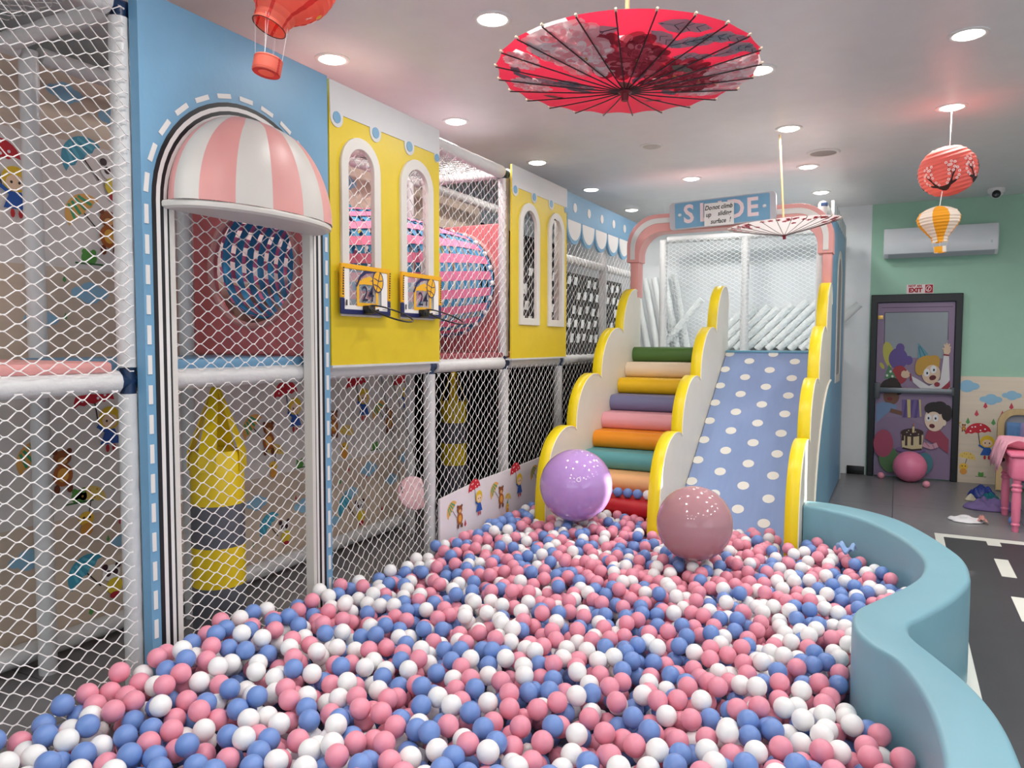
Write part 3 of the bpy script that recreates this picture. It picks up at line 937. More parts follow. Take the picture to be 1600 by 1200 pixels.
# punching bags
BAGY = M('punch_bag_yellow', (240, 206, 20), .38, .25, 14, .03)
BAGG = M('punch_bag_grey', (96, 98, 106), .45, .2, 20, .04)
def bag(x, y, r, zs, apex, label):
    t = thing('punching_bag', (x, y, zs[0]), label, 'punching bag')
    cols = [BAGG, BAGY, BAGG, BAGY]
    nm = ['grey_base', 'yellow_band', 'grey_band', 'yellow_top']
    for i in range(4):
        z0, z1 = zs[i], zs[i + 1]
        if i == 0:
            pr = [(.0005, z0), (r * .9, z0), (r, z0 + .02), (r, z1)]
        elif i == 3:
            pr = [(r, z0), (r, z1 - .03), (r * .9, z1 - .005), (.0005, z1)]
        else:
            pr = [(r, z0), (r, z1)]
        MB().lathe(pr, (x, y, 0), cols[i], 28).build(nm[i], t)
    for q in range(4):
        a = q * pi / 2 + .5
        dx, dy = cos(a), sin(a)
        px, py = -dy, dx
        w0, w1 = r * .34, r * .12
        mb = MB()
        p = []
        for (rr, z, w) in ((r * 1.01, zs[4] - .10, w0), (r * 1.0, zs[4] - .01, w0), (r * .1, apex, w1)):
            p += [(x + dx * rr + px * w, y + dy * rr + py * w, z), (x + dx * rr - px * w, y + dy * rr - py * w, z)]
        mb.add(p, [(0, 1, 3, 2), (2, 3, 5, 4)], BAGY)
        mb.build('strap', t, smooth=0, solid=.006, recalc=False)
    MB().tube([(x, y, apex - .01), (x, y, apex + .05)], .012, STEEL, 8).build('hook', t)
bag(-2.95, 2.58, .125, (.12, .365, .56, .765, 1.03), 1.33, 'large yellow and grey punching bag hanging behind the arch net')
bag(-3.62, 5.87, .116, (.12, .43, .63, .82, 1.02), 1.30, 'smaller looking yellow and grey punching bag before the black lining')
# disc swing
sw = thing('disc_swing', (-2.98, 4.30, .5), 'tilted pale pink disc swing hanging behind the net', 'swing')
SWP = M('pale_pink_plastic', (246, 196, 200), .3)
c = Vector((-2.98, 4.30, .50))
axd = Vector((.80, -.45, .40)).normalized()
e1 = axd.cross(Vector((0, 0, 1))).normalized(); e2 = axd.cross(e1)
mb = MB()
pr = [(0.0005, .015), (.10, .015), (.118, .008), (.122, 0), (.118, -.008), (.10, -.015), (.0005, -.015)]
vs, fs = [], []
for (rr, h) in pr:
    for k in range(28):
        a = 2 * pi * k / 28
        vs.append(c + e1 * rr * cos(a) + e2 * rr * sin(a) + axd * h)
for i in range(len(pr) - 1):
    for k in range(28):
        l = (k + 1) % 28
        fs.append((i * 28 + k, i * 28 + l, (i + 1) * 28 + l, (i + 1) * 28 + k))
mb.add(vs, fs, SWP).build('seat', sw)
ROPE = M('grey_rope', (120, 116, 112), .8)
for (q, yy) in (((.09, 0), 4.02), ((-.09, .02), 4.12)):
    p = c + e1 * q[0] + axd * .01
    MB().tube([p, (-3.05, yy, 1.36)], .004, ROPE, 5).build('rope', sw)
# printed skirt along the pit
sk = thing('printed_skirt', (-2.63, 4.1, 0), 'white printed skirt board between the pit and the stairs', 'panel')
SKX = -2.635
MB().prism([(4.10, 0), (6.0, 0), (6.0, .62), (5.6, .59), (5.1, .575), (4.6, .565), (4.10, .525)], [], SKX - .015, SKX, M('skirt_white', (236, 228, 230), .42, .1, 12, .02)).build('sheet', sk, smooth=0)
for (kind, u, v, s) in [('bear', 4.30, .375, .26), ('girl', 4.58, .43, .27), ('bear', 4.90, .40, .27), ('girl', 5.22, .45, .28), ('bear', 5.58, .43, .27), ('drop', 4.42, .3, .3), ('leafdrop', 5.05, .32, .3), ('chick', 5.06, .31, .2)]:
    d = Decal(lambda a, b, h: (SKX + .001 + h, a, b))
    figure(d, u, v, s, kind)
    d.build('child_print' if kind == 'girl' else 'animal_print' if kind in ('bear', 'chick') else 'drop_print', sk)
# dado prints
for (kind, u, v, s) in [('cloud', .70, 1.08, .34), ('cloud', .93, .94, .30), ('cloud', 1.12, .99, .26), ('girl', .87, .44, .40), ('chick', .72, .20, .34), ('frog', .86, .10, .2), ('bear', .66, .62, .14)] + [(q, .72 + i * .08, .78 + .09 * ((i * 7) % 3 - 1), .42) for i, q in enumerate(['leafdrop', 'drop', 'drop', 'leafdrop', 'drop', 'drop'])]:
    d = Decal(lambda a, b, h: (a, YB - .031 - h, b))
    figure(d, u, v, s, kind)
    d.build('cloud_print' if kind == 'cloud' else 'drop_print' if 'drop' in kind else 'child_print' if kind == 'girl' else 'animal_print', dado)

# ================================================================== SLIDE AND STAIRS
sl = thing('slide_with_stairs', (-1.45, 5.3, 0), 'foam stairs and polka dot slide with three scalloped yellow edged sides', 'slide')
def scallop_profile():
    """front edge from the floor up to the top, as (y, z)"""
    p = [(5.02, 0.0), (5.02, .34)]
    def bez(a, b, c, d, n=12):
        return [tuple((1 - t) ** 3 * a[k] + 3 * (1 - t) ** 2 * t * b[k] + 3 * (1 - t) * t * t * c[k] + t ** 3 * d[k] for k in (0, 1)) for t in [i / n for i in range(1, n + 1)]]
    p += bez((5.02, .34), (5.04, .66), (5.14, .84), (5.40, .885)) + bez((5.40, .885), (5.50, .895), (5.58, .885), (5.62, .845), 5)
    p += bez((5.62, .845), (5.60, 1.02), (5.72, 1.25), (5.99, 1.285)) + bez((5.99, 1.285), (6.08, 1.29), (6.15, 1.28), (6.19, 1.245), 5)
    p += bez((6.19, 1.245), (6.18, 1.42), (6.30, 1.65), (6.58, 1.685)) + bez((6.58, 1.685), (6.67, 1.69), (6.73, 1.68), (6.77, 1.645), 5)
    p += bez((6.77, 1.645), (6.77, 1.84), (6.90, 2.06), (7.12, 2.075)) + bez((7.12, 2.075), (7.22, 2.08), (7.28, 2.0), (7.29, 1.9), 6)
    return p
PROF = scallop_profile()
TRIM = M('cream_piping', (244, 238, 222), .4)
def side_panel(x0, x1):
    pts = PROF + [(7.29, 0)]
    o = MB().prism(pts, [], x0, x1, CREAM).build('side_panel', sl, smooth=35)
    # yellow edge strip following the front edge
    mb = MB()
    n = len(PROF)
    vs, fs = [], []
    for i, (y, z) in enumerate(PROF):
        a, b = PROF[max(i - 1, 0)], PROF[min(i + 1, n - 1)]
        t = Vector((b[0] - a[0], b[1] - a[1])).normalized()
        nn = Vector((-t.y, t.x))      # outwards (towards -y / up)
        for (x, k) in ((x0, .0), (x0 + .004, .006), (x1 - .004, .006), (x1, .0)):
            vs.append((x, y + nn.x * k, z + nn.y * k))
    for i in range(n - 1):
        for k in range(3):
            fs.append((i * 4 + k, i * 4 + k + 1, (i + 1) * 4 + k + 1, (i + 1) * 4 + k))
    e = mb.add(vs, fs, SYEL).build('edge_strip', o, smooth=60)
    MB().tube([(x1 + .001, y, z) for (y, z) in PROF], .004, TRIM, 5).build('piping', o)
    return o
side_panel(-2.385, -2.300)
side_panel(-1.520, -1.435)
rp = side_panel(-.615, -.530)
# sky blue patch on the outer face of the right side panel
pat = [(7.29, 0), (5.95, 0)] + [(5.95 + 1.34 * (1 - cos(a)) * 1.0, 1.22 * sin(a)) for a in [pi / 2 * i / 16 for i in range(1, 17)]]
TEAL = M('grey_blue_vinyl', (112, 166, 190), .42, .08, 30)
MB().prism(pat, [], -.531, -.524, TEAL).build('blue_patch', rp, smooth=0)
MB().tube([(-.524, y, z) for (y, z) in pat[1:]], .008, TRIM, 6).build('patch_piping', rp)
# steps
STEPC = [(74, 112, 48), (236, 214, 184), (240, 190, 8), (118, 118, 154), (232, 164, 172), (240, 146, 14), (88, 158, 162), (240, 182, 124), (196, 26, 34)]
STEPN = ['green', 'cream', 'yellow', 'slate purple', 'pink', 'orange', 'teal', 'peach', 'red']
for i in range(9):
    y = 7.10 - .2105 * i
    zt = 1.512 - .1425 * i
    r = .072
    pts = []
    for k in range(13):
        a = -pi / 2 - pi * k / 12
        pts.append((y + r * cos(a) * .95, zt - r + r * sin(a)))
    yb = y + .27
    pts = [(yb, zt - 2 * r - (.02 if i < 8 else .25))] + ([] if i < 8 else [(y, zt - .4)]) + pts + [(yb, zt)]
    o = MB().prism(pts, [], -2.298, -1.522, M('step_%s' % STEPN[i].replace(' ', '_'), STEPC[i], .45, .1, 20, .02)).build('step', sl, smooth=40)
    o['label'] = STEPN[i] + ' foam step'
MB().prism([(5.42, 0), (7.29, 0), (7.29, 1.36), (7.05, 1.33), (5.42, .22)], [], -2.298, -1.522, TEAL).build('stair_core', sl, smooth=0)
# slide surface
SB = M('slide_blue_vinyl', (142, 164, 206), .17, .06, 14, .02, stretch=(6, 1, 1))
n_s = Vector((0, -(1.47 - .15), 7.2 - 5.3)).normalized()
MB().prism([(5.084, 0), (5.3, .15), (7.2, 1.47), (7.29, 1.478), (7.29, 0)], [], -1.433, -.617, SB).build('slide_surface', sl, smooth=25, bevel=.01)
srf = [c for c in sl.children if c.name.startswith('slide_surface')][0]
dd = Vector((0, 7.2 - 5.3, 1.47 - .15)); LS = dd.length; dd.normalize()
DOT = M('white_dot', (240, 238, 228), .25)
def sdot(x, y):
    z = .15 + (y - 5.3) * (1.47 - .15) / 1.9
    cc = Vector((x, y, z))
    vs = []
    x_lo, x_hi = -1.431, -.619
    for h in (0.0002, .0022):
        for k in range(20):
            a = 2 * pi * k / 20
            p = cc + Vector((.043, 0, 0)) * cos(a) + dd * .043 * sin(a) + n_s * h
            p.x = min(max(p.x, x_lo), x_hi)
            vs.append(p)
    fs = [tuple(range(20, 40))] + [(k, (k + 1) % 20, 20 + (k + 1) % 20, 20 + k) for k in range(20)]
    MB().add(vs, fs, DOT).build('dot', srf, smooth=0)
for j in range(10):
    y = 7.172 - j * .2
    sdot(-1.395, y); sdot(-1.005, y)
    if y - .09 > 5.35:
        sdot(-1.20, y - .092); sdot(-.808, y - .092)
MB().rbox(-1.435, -.615, 7.18, 7.30, 1.462, 1.484, .006, TEAL).build('top_edge', sl)

# --- platform deck behind
dk = thing('platform_deck', (-1.6, 8.3, 1.4), 'white platform deck at the top of the slide', 'deck')
MB().rbox(-3.3, -.60, 7.31, 9.70, 1.38, 1.44, .008, M('deck_grey', (190, 198, 198), .5)).build('board', dk)

# --- pink arch
ar = thing('pink_arch', (-1.46, 7.3, 2.05), 'salmon pink arch with a white stripe standing over the slide top', 'arch')
def arch_loop(xl, xr, zt, r, zb):
    return [(xl, zb)] + arc((xl + r, zt - r), r, pi, pi / 2, 12) + arc((xr - r, zt - r), r, pi / 2, 0, 12) + [(xr, zb)]
AL, AR = -2.405, -.525
o_ = arch_loop(AL, AR, 2.795, .30, 2.345)
i_ = arch_loop(AL + .125, AR - .125, 2.625, .22, 2.345)
MB().prism(o_ + i_[::-1], [], 7.16, 7.36, PINKV, 'y').build('arch_band', ar, smooth=35, bevel=.018)
a_ = arch_loop(AL + .036, AR - .036, 2.756, .27, 2.37)
b_ = arch_loop(AL + .082, AR - .082, 2.706, .235, 2.37)
MB().prism(a_ + b_[::-1], [], 7.152, 7.165, WHITEV, 'y').build('white_stripe', ar, smooth=35, bevel=.004)
for (x0, x1) in ((-2.375, -2.292), (-.612, -.535)):
    MB().rbox(x0, x1, 7.18, 7.34, 2.0, 2.36, .012, PINKV).build('foot', ar)

# --- sign board
sg = thing('sign_board', (-1.485, 7.13, 2.77), 'sky blue name board with pale pink letters on the pink arch', 'sign', local=True)
sg.rotation_euler = (0, -radians(2.0), 0)
def rrect(w, h, r, n=6):
    p = []
    for (cx, cy, a) in ((w - r, h - r, 0), (-w + r, h - r, pi / 2), (-w + r, -h + r, pi), (w - r, -h + r, 3 * pi / 2)):
        p += arc((cx, cy), r, a, a + pi / 2, n)
    return p
MB().prism(rrect(.485, .128, .035), [], -.012, .025, M('sign_edge', (196, 196, 202), .4), 'y').build('board', sg, smooth=30, bevel=.006)
MB().prism(rrect(.432, .118, .012), [], -.015, -.011, M('sign_blue', (118, 172, 206), .4), 'y').build('face', sg, smooth=0)
LET = M('sign_letter', (246, 224, 226), .4)
for ch, x in zip('SLIDE', (-.30, -.15, -.01, .13, .28)):
    vs, fs = TXT['sl_' + ch]
    mb = MB()
    n = len(vs)
    mb.add([(x + a * .92, -.0165, b) for a, b, _ in vs], fs, LET)
    mb.build('letter', sg, smooth=0, recalc=False, solid=.003)
for x in (-.385, .385):
    MB().lathe([(.0005, -.020), (.012, -.018), (.017, -.010), (.018, 0)], (x, -.013, .004), M('bolt_cap', (225, 228, 230), .25), 14, 'y').build('bolt', sg)
nt_ = thing('paper_note', (-1.5, 7.10, 2.745), 'white paper note with handwriting taped on the blue name board', 'note', local=True)
nt_.rotation_euler = (0, -radians(1.0), 0)
MB().box(-.135, .135, -.002, 0, -.105, .105, M('paper', (244, 243, 240), .7)).build('sheet', nt_, smooth=0)
d = Decal(lambda a, b, h: (a, -.0025 - h, b))
for key, u, v in (('do', -.100, .060), ('not', -.030, .063), ('climb', .068, .065), ('up', -.098, -.002), ('sliding', .048, .004), ('surface', -.008, -.066), ('mark', .098, -.060)):
    d = Decal(lambda a, b, h: (a, -.0025 - h, b))
    d.text('w_' + key, u, v, (30, 30, 34), .84, .03)
    d.build('handwriting', nt_)

# --- right side panel of the frame
rs = thing('frame_side_panel', (-.52, 8.4, 0), 'sky blue panel on the outer right side of the slide platform', 'panel')
w_ = arch_window(8.45, .62, 1.15, 2.50)
MB().prism([(7.52, 0.02), (9.28, 0.02), (9.28, 2.72), (7.52, 2.72)], [], -.575, -.550, BLUE).build('board', rs, smooth=0)
MB().prism([(7.52, 2.72), (9.28, 2.72), (9.28, 2.86), (7.52, 2.86)], [], -.575, -.548, WHITEV).build('top_band', rs, smooth=0)
for i in range(7):
    y = 7.62 + i * .25
    MB().box(-.549, -.546, y, y + .02, 2.70, 2.86, TEAL).build('tick', rs, smooth=0)
MB().prism(w_, [arch_window(8.45, .46, 1.23, 2.42)], -.552, -.542, OFFW).build('window_frame', rs, smooth=30, bevel=.004)
MB().prism(arch_window(8.45, .46, 1.23, 2.42), [], -.552, -.547, M('dim_mesh', (150, 150, 150), .7)).build('window_mesh', rs, smooth=0)
MB().box(-.60, -.545, 9.28, 9.36, 0, 2.75, OFFW).build('end_post', rs, smooth=0)

# --- white foam tubes on the back wall
TUBE = M('white_foam_tube', (240, 244, 242), .4, .5, 24, .03)
def foam_tube(p0, p1, label, grp):
    o = pad_tube(MB(), p0, p1, .044, TUBE, 12, random.randint(0, 999), .045).build('foam_tube')
    tag(o, label, 'foam tube', grp)
NTH = ['first', 'second', 'third', 'fourth', 'fifth', 'sixth', 'seventh', 'eighth', 'ninth', 'tenth', 'eleventh', 'twelfth']
for i in range(10):
    x = -2.18 + i * .128
    ln = [.46, .50, .52, .50, .54, .58, .58, .58, .52, .40][i]
    foam_tube((x, 9.58, 1.475), (x + ln * .98, 9.62, 1.475 + ln), 'white foam tube leaning right behind the slide, %s from the left of its row' % NTH[i], 'white foam tubes leaning right')
foam_tube((-.93, 9.44, 1.475), (-.40, 9.47, 2.0), 'white foam tube poking out past the right side panel', None)
for i in range(5):
    x = -2.92 + i * .13
    foam_tube((x, 9.61, 1.448), (x - .20, 9.64, 2.40 + (.04 if i > 2 else 0)), 'steep white foam tube leaning left above the stairs, %s from the left' % NTH[i], 'white foam tubes leaning left')
foam_tube((-2.72, 9.47, 1.475), (-2.20, 9.50, 2.10), 'white foam tube crossing in front of the steep row', None)

# ================================================================== PIT
PO = [(-.525, 5.42), (-.36, 5.41), (-.15, 5.29), (.021, 5.113), (.14, 4.88), (.25, 4.58), (.321, 4.314), (.332, 4.049), (.31, 3.85), (.23, 3.58), (.13, 3.34), (.075, 3.22), (.067, 3.12), (.09, 3.03), (.16, 2.88), (.24, 2.69), (.29, 2.5), (.31, 2.3), (.31, 2.10), (.28, 1.88), (.19, 1.62), (0, 1.40), (-.35, 1.2), (-1.0, 1.05), (-1.8, .80), (-2.59, .64)]
PI = [(-.525, 5.24), (-.40, 5.20), (-.228, 5.079), (-.09, 4.90), (.021, 4.68), (.10, 4.45), (.14, 4.25), (.142, 4.062), (.115, 3.88), (.05, 3.68), (-.05, 3.454), (-.115, 3.30), (-.130, 3.17), (-.11, 3.03), (-.05, 2.91), (.03, 2.80), (.095, 2.582), (.128, 2.341), (.133, 2.132), (.10, 1.92), (.02, 1.72), (-.12, 1.56), (-.4, 1.38), (-1.0, 1.23), (-1.8, .98), (-2.59, .82)]
def catmull(P, k=6):
    out = []
    for i in range(len(P) - 1):
        p0, p1, p2, p3 = P[max(i - 1, 0)], P[i], P[i + 1], P[min(i + 2, len(P) - 1)]
        for j in range(k):
            t = j / k
            out.append(tuple(.5 * (2 * p1[a] + (p2[a] - p0[a]) * t + (2 * p0[a] - 5 * p1[a] + 4 * p2[a] - p3[a]) * t * t + (3 * p1[a] - p0[a] - 3 * p2[a] + p3[a]) * t ** 3) for a in (0, 1)))
    return out + [P[-1]]
CO, CI = catmull(PO), catmull(PI)
HW = .48
mb = MB()
vs, fs = [], []
q = .022
for (o_, i_) in zip(CO, CI):
    O, I = Vector(o_), Vector(i_)
    t = (O - I).normalized()
    row = [(I, 0)]
    for a in (0, 22, 45, 67, 90):
        a = radians(a); row.append((I + t * q * (1 - cos(a)), HW - q + q * sin(a)))
    for a in (90, 67, 45, 22, 0):
        a = radians(a); row.append((O - t * q * (1 - cos(a)), HW - q + q * sin(a)))
    row.append((O, 0))
    vs += [(p.x, p.y, z) for p, z in row]
W = 12
for i in range(len(CO) - 1):
    for k in range(W - 1):
        fs.append((i * W + k, i * W + k + 1, (i + 1) * W + k + 1, (i + 1) * W + k))
fs.append(tuple(range(W))); fs.append(tuple(range((len(CO) - 1) * W, len(CO) * W)))
mb.add(vs, fs, M('pit_wall_vinyl', (124, 170, 184), .38, .05, 14, .02))
tag(mb.build('pit_wall', smooth=50), 'wavy sky blue padded wall around the ball pit', 'pit wall')

# --- balls
R = .0372
poly = list(CI) + [(-2.59, 6.0), (-2.39, 6.0), (-2.39, 5.0), (-2.295, 5.0), (-2.295, 5.40), (-1.525, 5.40), (-1.525, 5.0), (-1.43, 5.0), (-1.43, 5.42), (-.62, 5.42), (-.62, 5.0), (-.53, 5.0)]
EDG = [(poly[i], poly[(i + 1) % len(poly)]) for i in range(len(poly))]
def inside(x, y):
    c = False
    for (a, b) in EDG:
        if (a[1] > y) != (b[1] > y) and x < (b[0] - a[0]) * (y - a[1]) / (b[1] - a[1]) + a[0]:
            c = not c
    return c
def edge_dist2(x, y):
    m = 9.0
    for (a, b) in EDG:
        dx, dy = b[0] - a[0], b[1] - a[1]
        t = ((x - a[0]) * dx + (y - a[1]) * dy) / (dx * dx + dy * dy + 1e-12)
        t = 0 if t < 0 else 1 if t > 1 else t
        ex, ey = a[0] + t * dx - x, a[1] + t * dy - y
        e = ex * ex + ey * ey
        if e < m: m = e
    return m
BIG = [((-1.026, 4.33, .500), .217), ((-1.997, 4.88, .545), .256)]
G = .03
allowed = []
ix = -2.62
while ix < .4:
    iy = .7
    while iy < 6.05:
        cx, cy = ix + G / 2, iy + G / 2
        # only as near as the view (and a margin) can see
        if cy > 1.05 - .0 * cx and cy > .50 * cx + 2.02 - 1.1 and inside(cx, cy) and edge_dist2(cx, cy) > (R + .002) ** 2:
            allowed.append((cx, cy))
        iy += G
    ix += G
rb = random.Random(11)
D2 = 4 * R * R
grid = {}
balls = []
def rest(x, y):
    gi, gj = int(x // .075), int(y // .075)
    z = .115
    for i in (gi - 1, gi, gi + 1):
        for j in (gj - 1, gj, gj + 1):
            for (bx, by, bz) in grid.get((i, j), ()):
                dx, dy = bx - x, by - y
                e = D2 - dx * dx - dy * dy
                if e > 0:
                    q = bz + sqrt(e)
                    if q > z: z = q
    return z
def level(x, y):
    return .262 + .022 * noise.noise(Vector((x * 1.7, y * 1.7, 2.0))) + .012 * noise.noise(Vector((x * 5, y * 5, 7.0))) + .085 * math.exp(-((x + 2.55) / .35) ** 2 - ((y - 2.15) / .55) ** 2) + (.012 if x < -2.3 else 0)
def free(x, y, z):
    for (c, r) in BIG:
        if (x - c[0]) ** 2 + (y - c[1]) ** 2 + (z - c[2]) ** 2 < (r + R - .004) ** 2:
            return False
    if -1.43 < x < -.62 and y > 5.1 and z < .15 + (y - 5.3) * .695 + R * 1.22:
        return False
    return True
miss = 0
while miss < 900:
    best = None
    for _ in range(7):
        cx, cy = allowed[int(rb.random() * len(allowed))]
        x, y = cx + (rb.random() - .5) * G, cy + (rb.random() - .5) * G
        z = rest(x, y)
        s_ = z - level(x, y)
        if best is None or s_ < best[0]:
            best = (s_, x, y, z)
    s_, x, y, z = best
    if s_ > 0 or not free(x, y, z):
        miss += 1
        continue
    miss = max(0, miss - 3)
    grid.setdefault((int(x // .075), int(y // .075)), []).append((x, y, z))
    balls.append((x, y, z))
# a few balls lying on the red bottom step, and strays on the slide foot
extra = [(-1.95 + i * .078, 5.45 - .03, .373 + R) for i in range(5)] + [(-1.56, 5.415, .373 + R)]
balls += extra
BALLC = [('pink', (236, 152, 170)), ('white', (244, 243, 241)), ('blue', (116, 148, 208))]
BM = [M('ball_%s_plastic' % n, c, .34, 0.03, 30, .03, spec=.45) for n, c in BALLC]
colr = []
for b in balls:
    # colours drift in loose patches
    q = rb.random() + .10 * noise.noise(Vector((b[0] * 3, b[1] * 3, 1)))
    colr.append(0 if q < .43 else 1 if q < .72 else 2)
def is_buried(b):
    x, y, z = b
    n = 0
    gi, gj = int(x // .075), int(y // .075)
    for i in (gi - 1, gi, gi + 1):
        for j in (gj - 1, gj, gj + 1):
            for (bx, by, bz) in grid.get((i, j), ()):
                if bz > z + .03 and (bx - x) ** 2 + (by - y) ** 2 < .075 ** 2: n += 1
    return n >= 3
def in_view(b):
    p = Vector(b) - Vector((0, 0, CAM_H))
    dz = p.dot(_f)
    px, py = 800 + F_PX * p.dot(_r2) / dz, 600 - F_PX * p.dot(_u2) / dz
    return -20 < px < 1620 and py < 1215
buried = [is_buried(b) for b in balls]
order = sorted([i for i in range(len(balls)) if not buried[i] and in_view(balls[i])], key=lambda i: (Vector(balls[i]) - Vector((0, 0, CAM_H))).dot(_f))
solo = set(order[:300])
def ico(sub):
    bm = bmesh.new()
    bmesh.ops.create_icosphere(bm, subdivisions=sub, radius=R)
    bm.verts.index_update()
    v = [tuple(x.co) for x in bm.verts]; f = [tuple(x.index for x in p.verts) for p in bm.faces]
    bm.free()
    return v, f
V3, F3 = ico(4)
proto = []
for m in BM:
    me = bpy.data.meshes.new('pit_ball')
    me.from_pydata(V3, [], F3); me.materials.append(m)
    me.polygons.foreach_set('use_smooth', [True] * len(me.polygons))
    proto.append(me)
for i in sorted(solo):
    k = colr[i]
    o = bpy.data.objects.new('pit_ball', proto[k])
    o.location = balls[i]
    o.rotation_euler = (rb.random() * 6, rb.random() * 6, 0)
    COL.objects.link(o)
    x_, y_ = balls[i][0], balls[i][1]
    if x_ < -2.2: zone = 'lying against the lower left net of the ball pit'
    elif edge_dist2(x_, y_) < .085 ** 2: zone = 'touching the wavy pit wall at the front right'
    elif x_ > -.75: zone = 'in the front right corner of the ball pit'
    elif x_ > -1.5: zone = 'at the bottom centre of the ball pit'
    else: zone = 'in the front left part of the ball pit'
    tag(o, '%s plastic ball %s' % (BALLC[k][0], zone), 'ball', '%s balls %s' % (BALLC[k][0], zone))
import numpy as np
V2, F2 = ico(3)
V1, F1 = ico(2)
VV, FF, MI = [], [], []
off = 0
for i, b in enumerate(balls):
    if i in solo: continue
    v, f = (V1, F1) if buried[i] else (V2, F2)
    v = np.array(v)
    a = rb.random() * 6
    ca, sa = cos(a), sin(a)
    v = np.stack([v[:, 0] * ca - v[:, 1] * sa, v[:, 0] * sa + v[:, 1] * ca, v[:, 2]], 1) + np.array(b)
    VV.append(v); FF.append(np.array(f) + off); MI.append(np.full(len(f), colr[i]))
    off += len(v)
VV, FF, MI = np.concatenate(VV), np.concatenate(FF), np.concatenate(MI)
me = bpy.data.meshes.new('pit_balls')
me.vertices.add(len(VV)); me.vertices.foreach_set('co', VV.astype(np.float32).ravel())
me.loops.add(FF.size); me.loops.foreach_set('vertex_index', FF.astype(np.int32).ravel())
me.polygons.add(len(FF)); me.polygons.foreach_set('loop_start', np.arange(0, FF.size, 3, dtype=np.int32))
for m in BM: me.materials.append(m)
me.polygons.foreach_set('material_index', MI.astype(np.int32))
me.polygons.foreach_set('use_smooth', np.ones(len(FF), dtype=bool))
me.update(calc_edges=True)
me.validate()
o = bpy.data.objects.new('pit_balls', me); COL.objects.link(o)
tag(o, 'pink, white and blue plastic balls filling the middle and back of the pit', 'balls', kind='stuff')
print('balls', len(balls), 'buried', sum(buried), 'tris', len(FF))
tag(MB().prism([p for p in CI] + [(-2.59, 5.0)], [], .002, .03, M('pit_floor_mat', (90, 96, 120), .7), 'z').build('pit_mat', smooth=0), 'grey blue mat under the pit balls', 'mat')
# big exercise balls
def gym_ball(name_, c, r, m, label, valve=None):
    t = thing('exercise_ball', (c[0], c[1], c[2] - r), label, 'exercise ball')
    n = 48
    pr = []
    for i in range(n + 1):
        a = pi * i / n
        rr = r * (1 + .0016 * cos(a * 22) * sin(a))
        pr.append((max(rr * sin(a), .0004), -rr * cos(a)))
    MB().lathe(pr, c, m, 64).build('shell', t, smooth=60)
    if valve:
        vd = Vector(valve).normalized()
        cc = Vector(c) + vd * r
        e1 = vd.cross(Vector((0, 0, 1))).normalized(); e2 = vd.cross(e1)
        MB().tube([cc + (e1 * cos(a) + e2 * sin(a)) * .013 for a in [2 * pi * i / 18 for i in range(18)]], .003, M('valve_white', (236, 224, 240), .3), 6, closed=True).build('valve', t)
    return t
gym_ball('a', BIG[1][0], BIG[1][1], M('glossy_purple_vinyl', (190, 150, 214), .06, .03, 40, .03, coat=.6), 'glossy purple exercise ball lying before the stairs', (.42, -.85, .32))
gym_ball('b', BIG[0][0], BIG[0][1], M('mauve_vinyl', (182, 136, 142), .10, .02, 40, .02), 'dusty mauve exercise ball lying before the slide')
# blue tissue-like wrapper in the pit
mb = MB()
wr = random.Random(3)
def wfn(u, v):
    return (-.30 + .10 * u + .02 * v, 4.83 + .05 * v, .325 + .02 * sin(u * 9) + .018 * cos(v * 7 + u * 3))
mb.grid(wfn, 10, 6, M('pale_blue_wrapper', (150, 184, 224), .5))
tag(mb.build('wrapper', smooth=60, solid=.002), 'crumpled pale blue cloth lying on the balls by the pit wall', 'cloth')

# ================================================================== DOOR AND BACK WALL
dr = thing('door_1', (.17, YB - .04, 0), 'black framed emergency door covered by a children birthday party mural', 'door')
del dr['category']
dr['kind'] = 'structure'
FRM = M('black_door_frame', (16, 17, 20), .35)
MB().prism([(-.285, 0), (-.285, 2.112), (.635, 2.112), (.635, 0), (.565, 0), (.565, 2.02), (-.215, 2.02), (-.215, 0)], [], YB - .055, YB, FRM, 'y').build('frame', dr, smooth=30, bevel=.006)
MB().rbox(-.213, .563, YB - .03, YB - .002, .012, 2.018, .003, M('door_leaf', (150, 140, 168), .45)).build('leaf', dr)
yd = YB - .0305
d = Decal(lambda a, b, h: (a, yd - h, b), .0003)
def B(x, y):
    return (-.213 + (x - 62) * .001576 + (y - 75) * .00002, 2.010 - (y - 75) * .001862)
def soft(c):
    g = .3 * c[0] + .59 * c[1] + .11 * c[2]
    return tuple(int((.82 * v + .18 * g) * .93) for v in c)
def bp_(pts, col): d.poly([B(*p) for p in pts], soft(col))
def be_(x, y, rx, ry, col, rot=0.0, n=22):
    c = B(x, y)
    d.ell(c[0], c[1], rx * .001576, ry * .001862, soft(col), rot, n)
def bl_(pts, w, col): d.line([B(*p) for p in pts], w * .0017, soft(col))
LILAC, GREYB = (158, 132, 164), (160, 172, 178)
bp_([(62, 75), (550, 75), (550, 1140), (62, 1140)], LILAC)
bp_([(108, 130), (512, 130), (512, 410), (440, 412), (300, 408), (108, 400)], GREYB)
bl_([(85, 100), (540, 100)], 3, (60, 50, 70)); bl_([(108, 130), (512, 130), (512, 300)], 4, (70, 64, 80)); bl_([(108, 130), (108, 330)], 4, (70, 64, 80))
bp_([(62, 820), (120, 780), (260, 775), (400, 830), (550, 960), (550, 1140), (62, 1140)], (150, 124, 162))
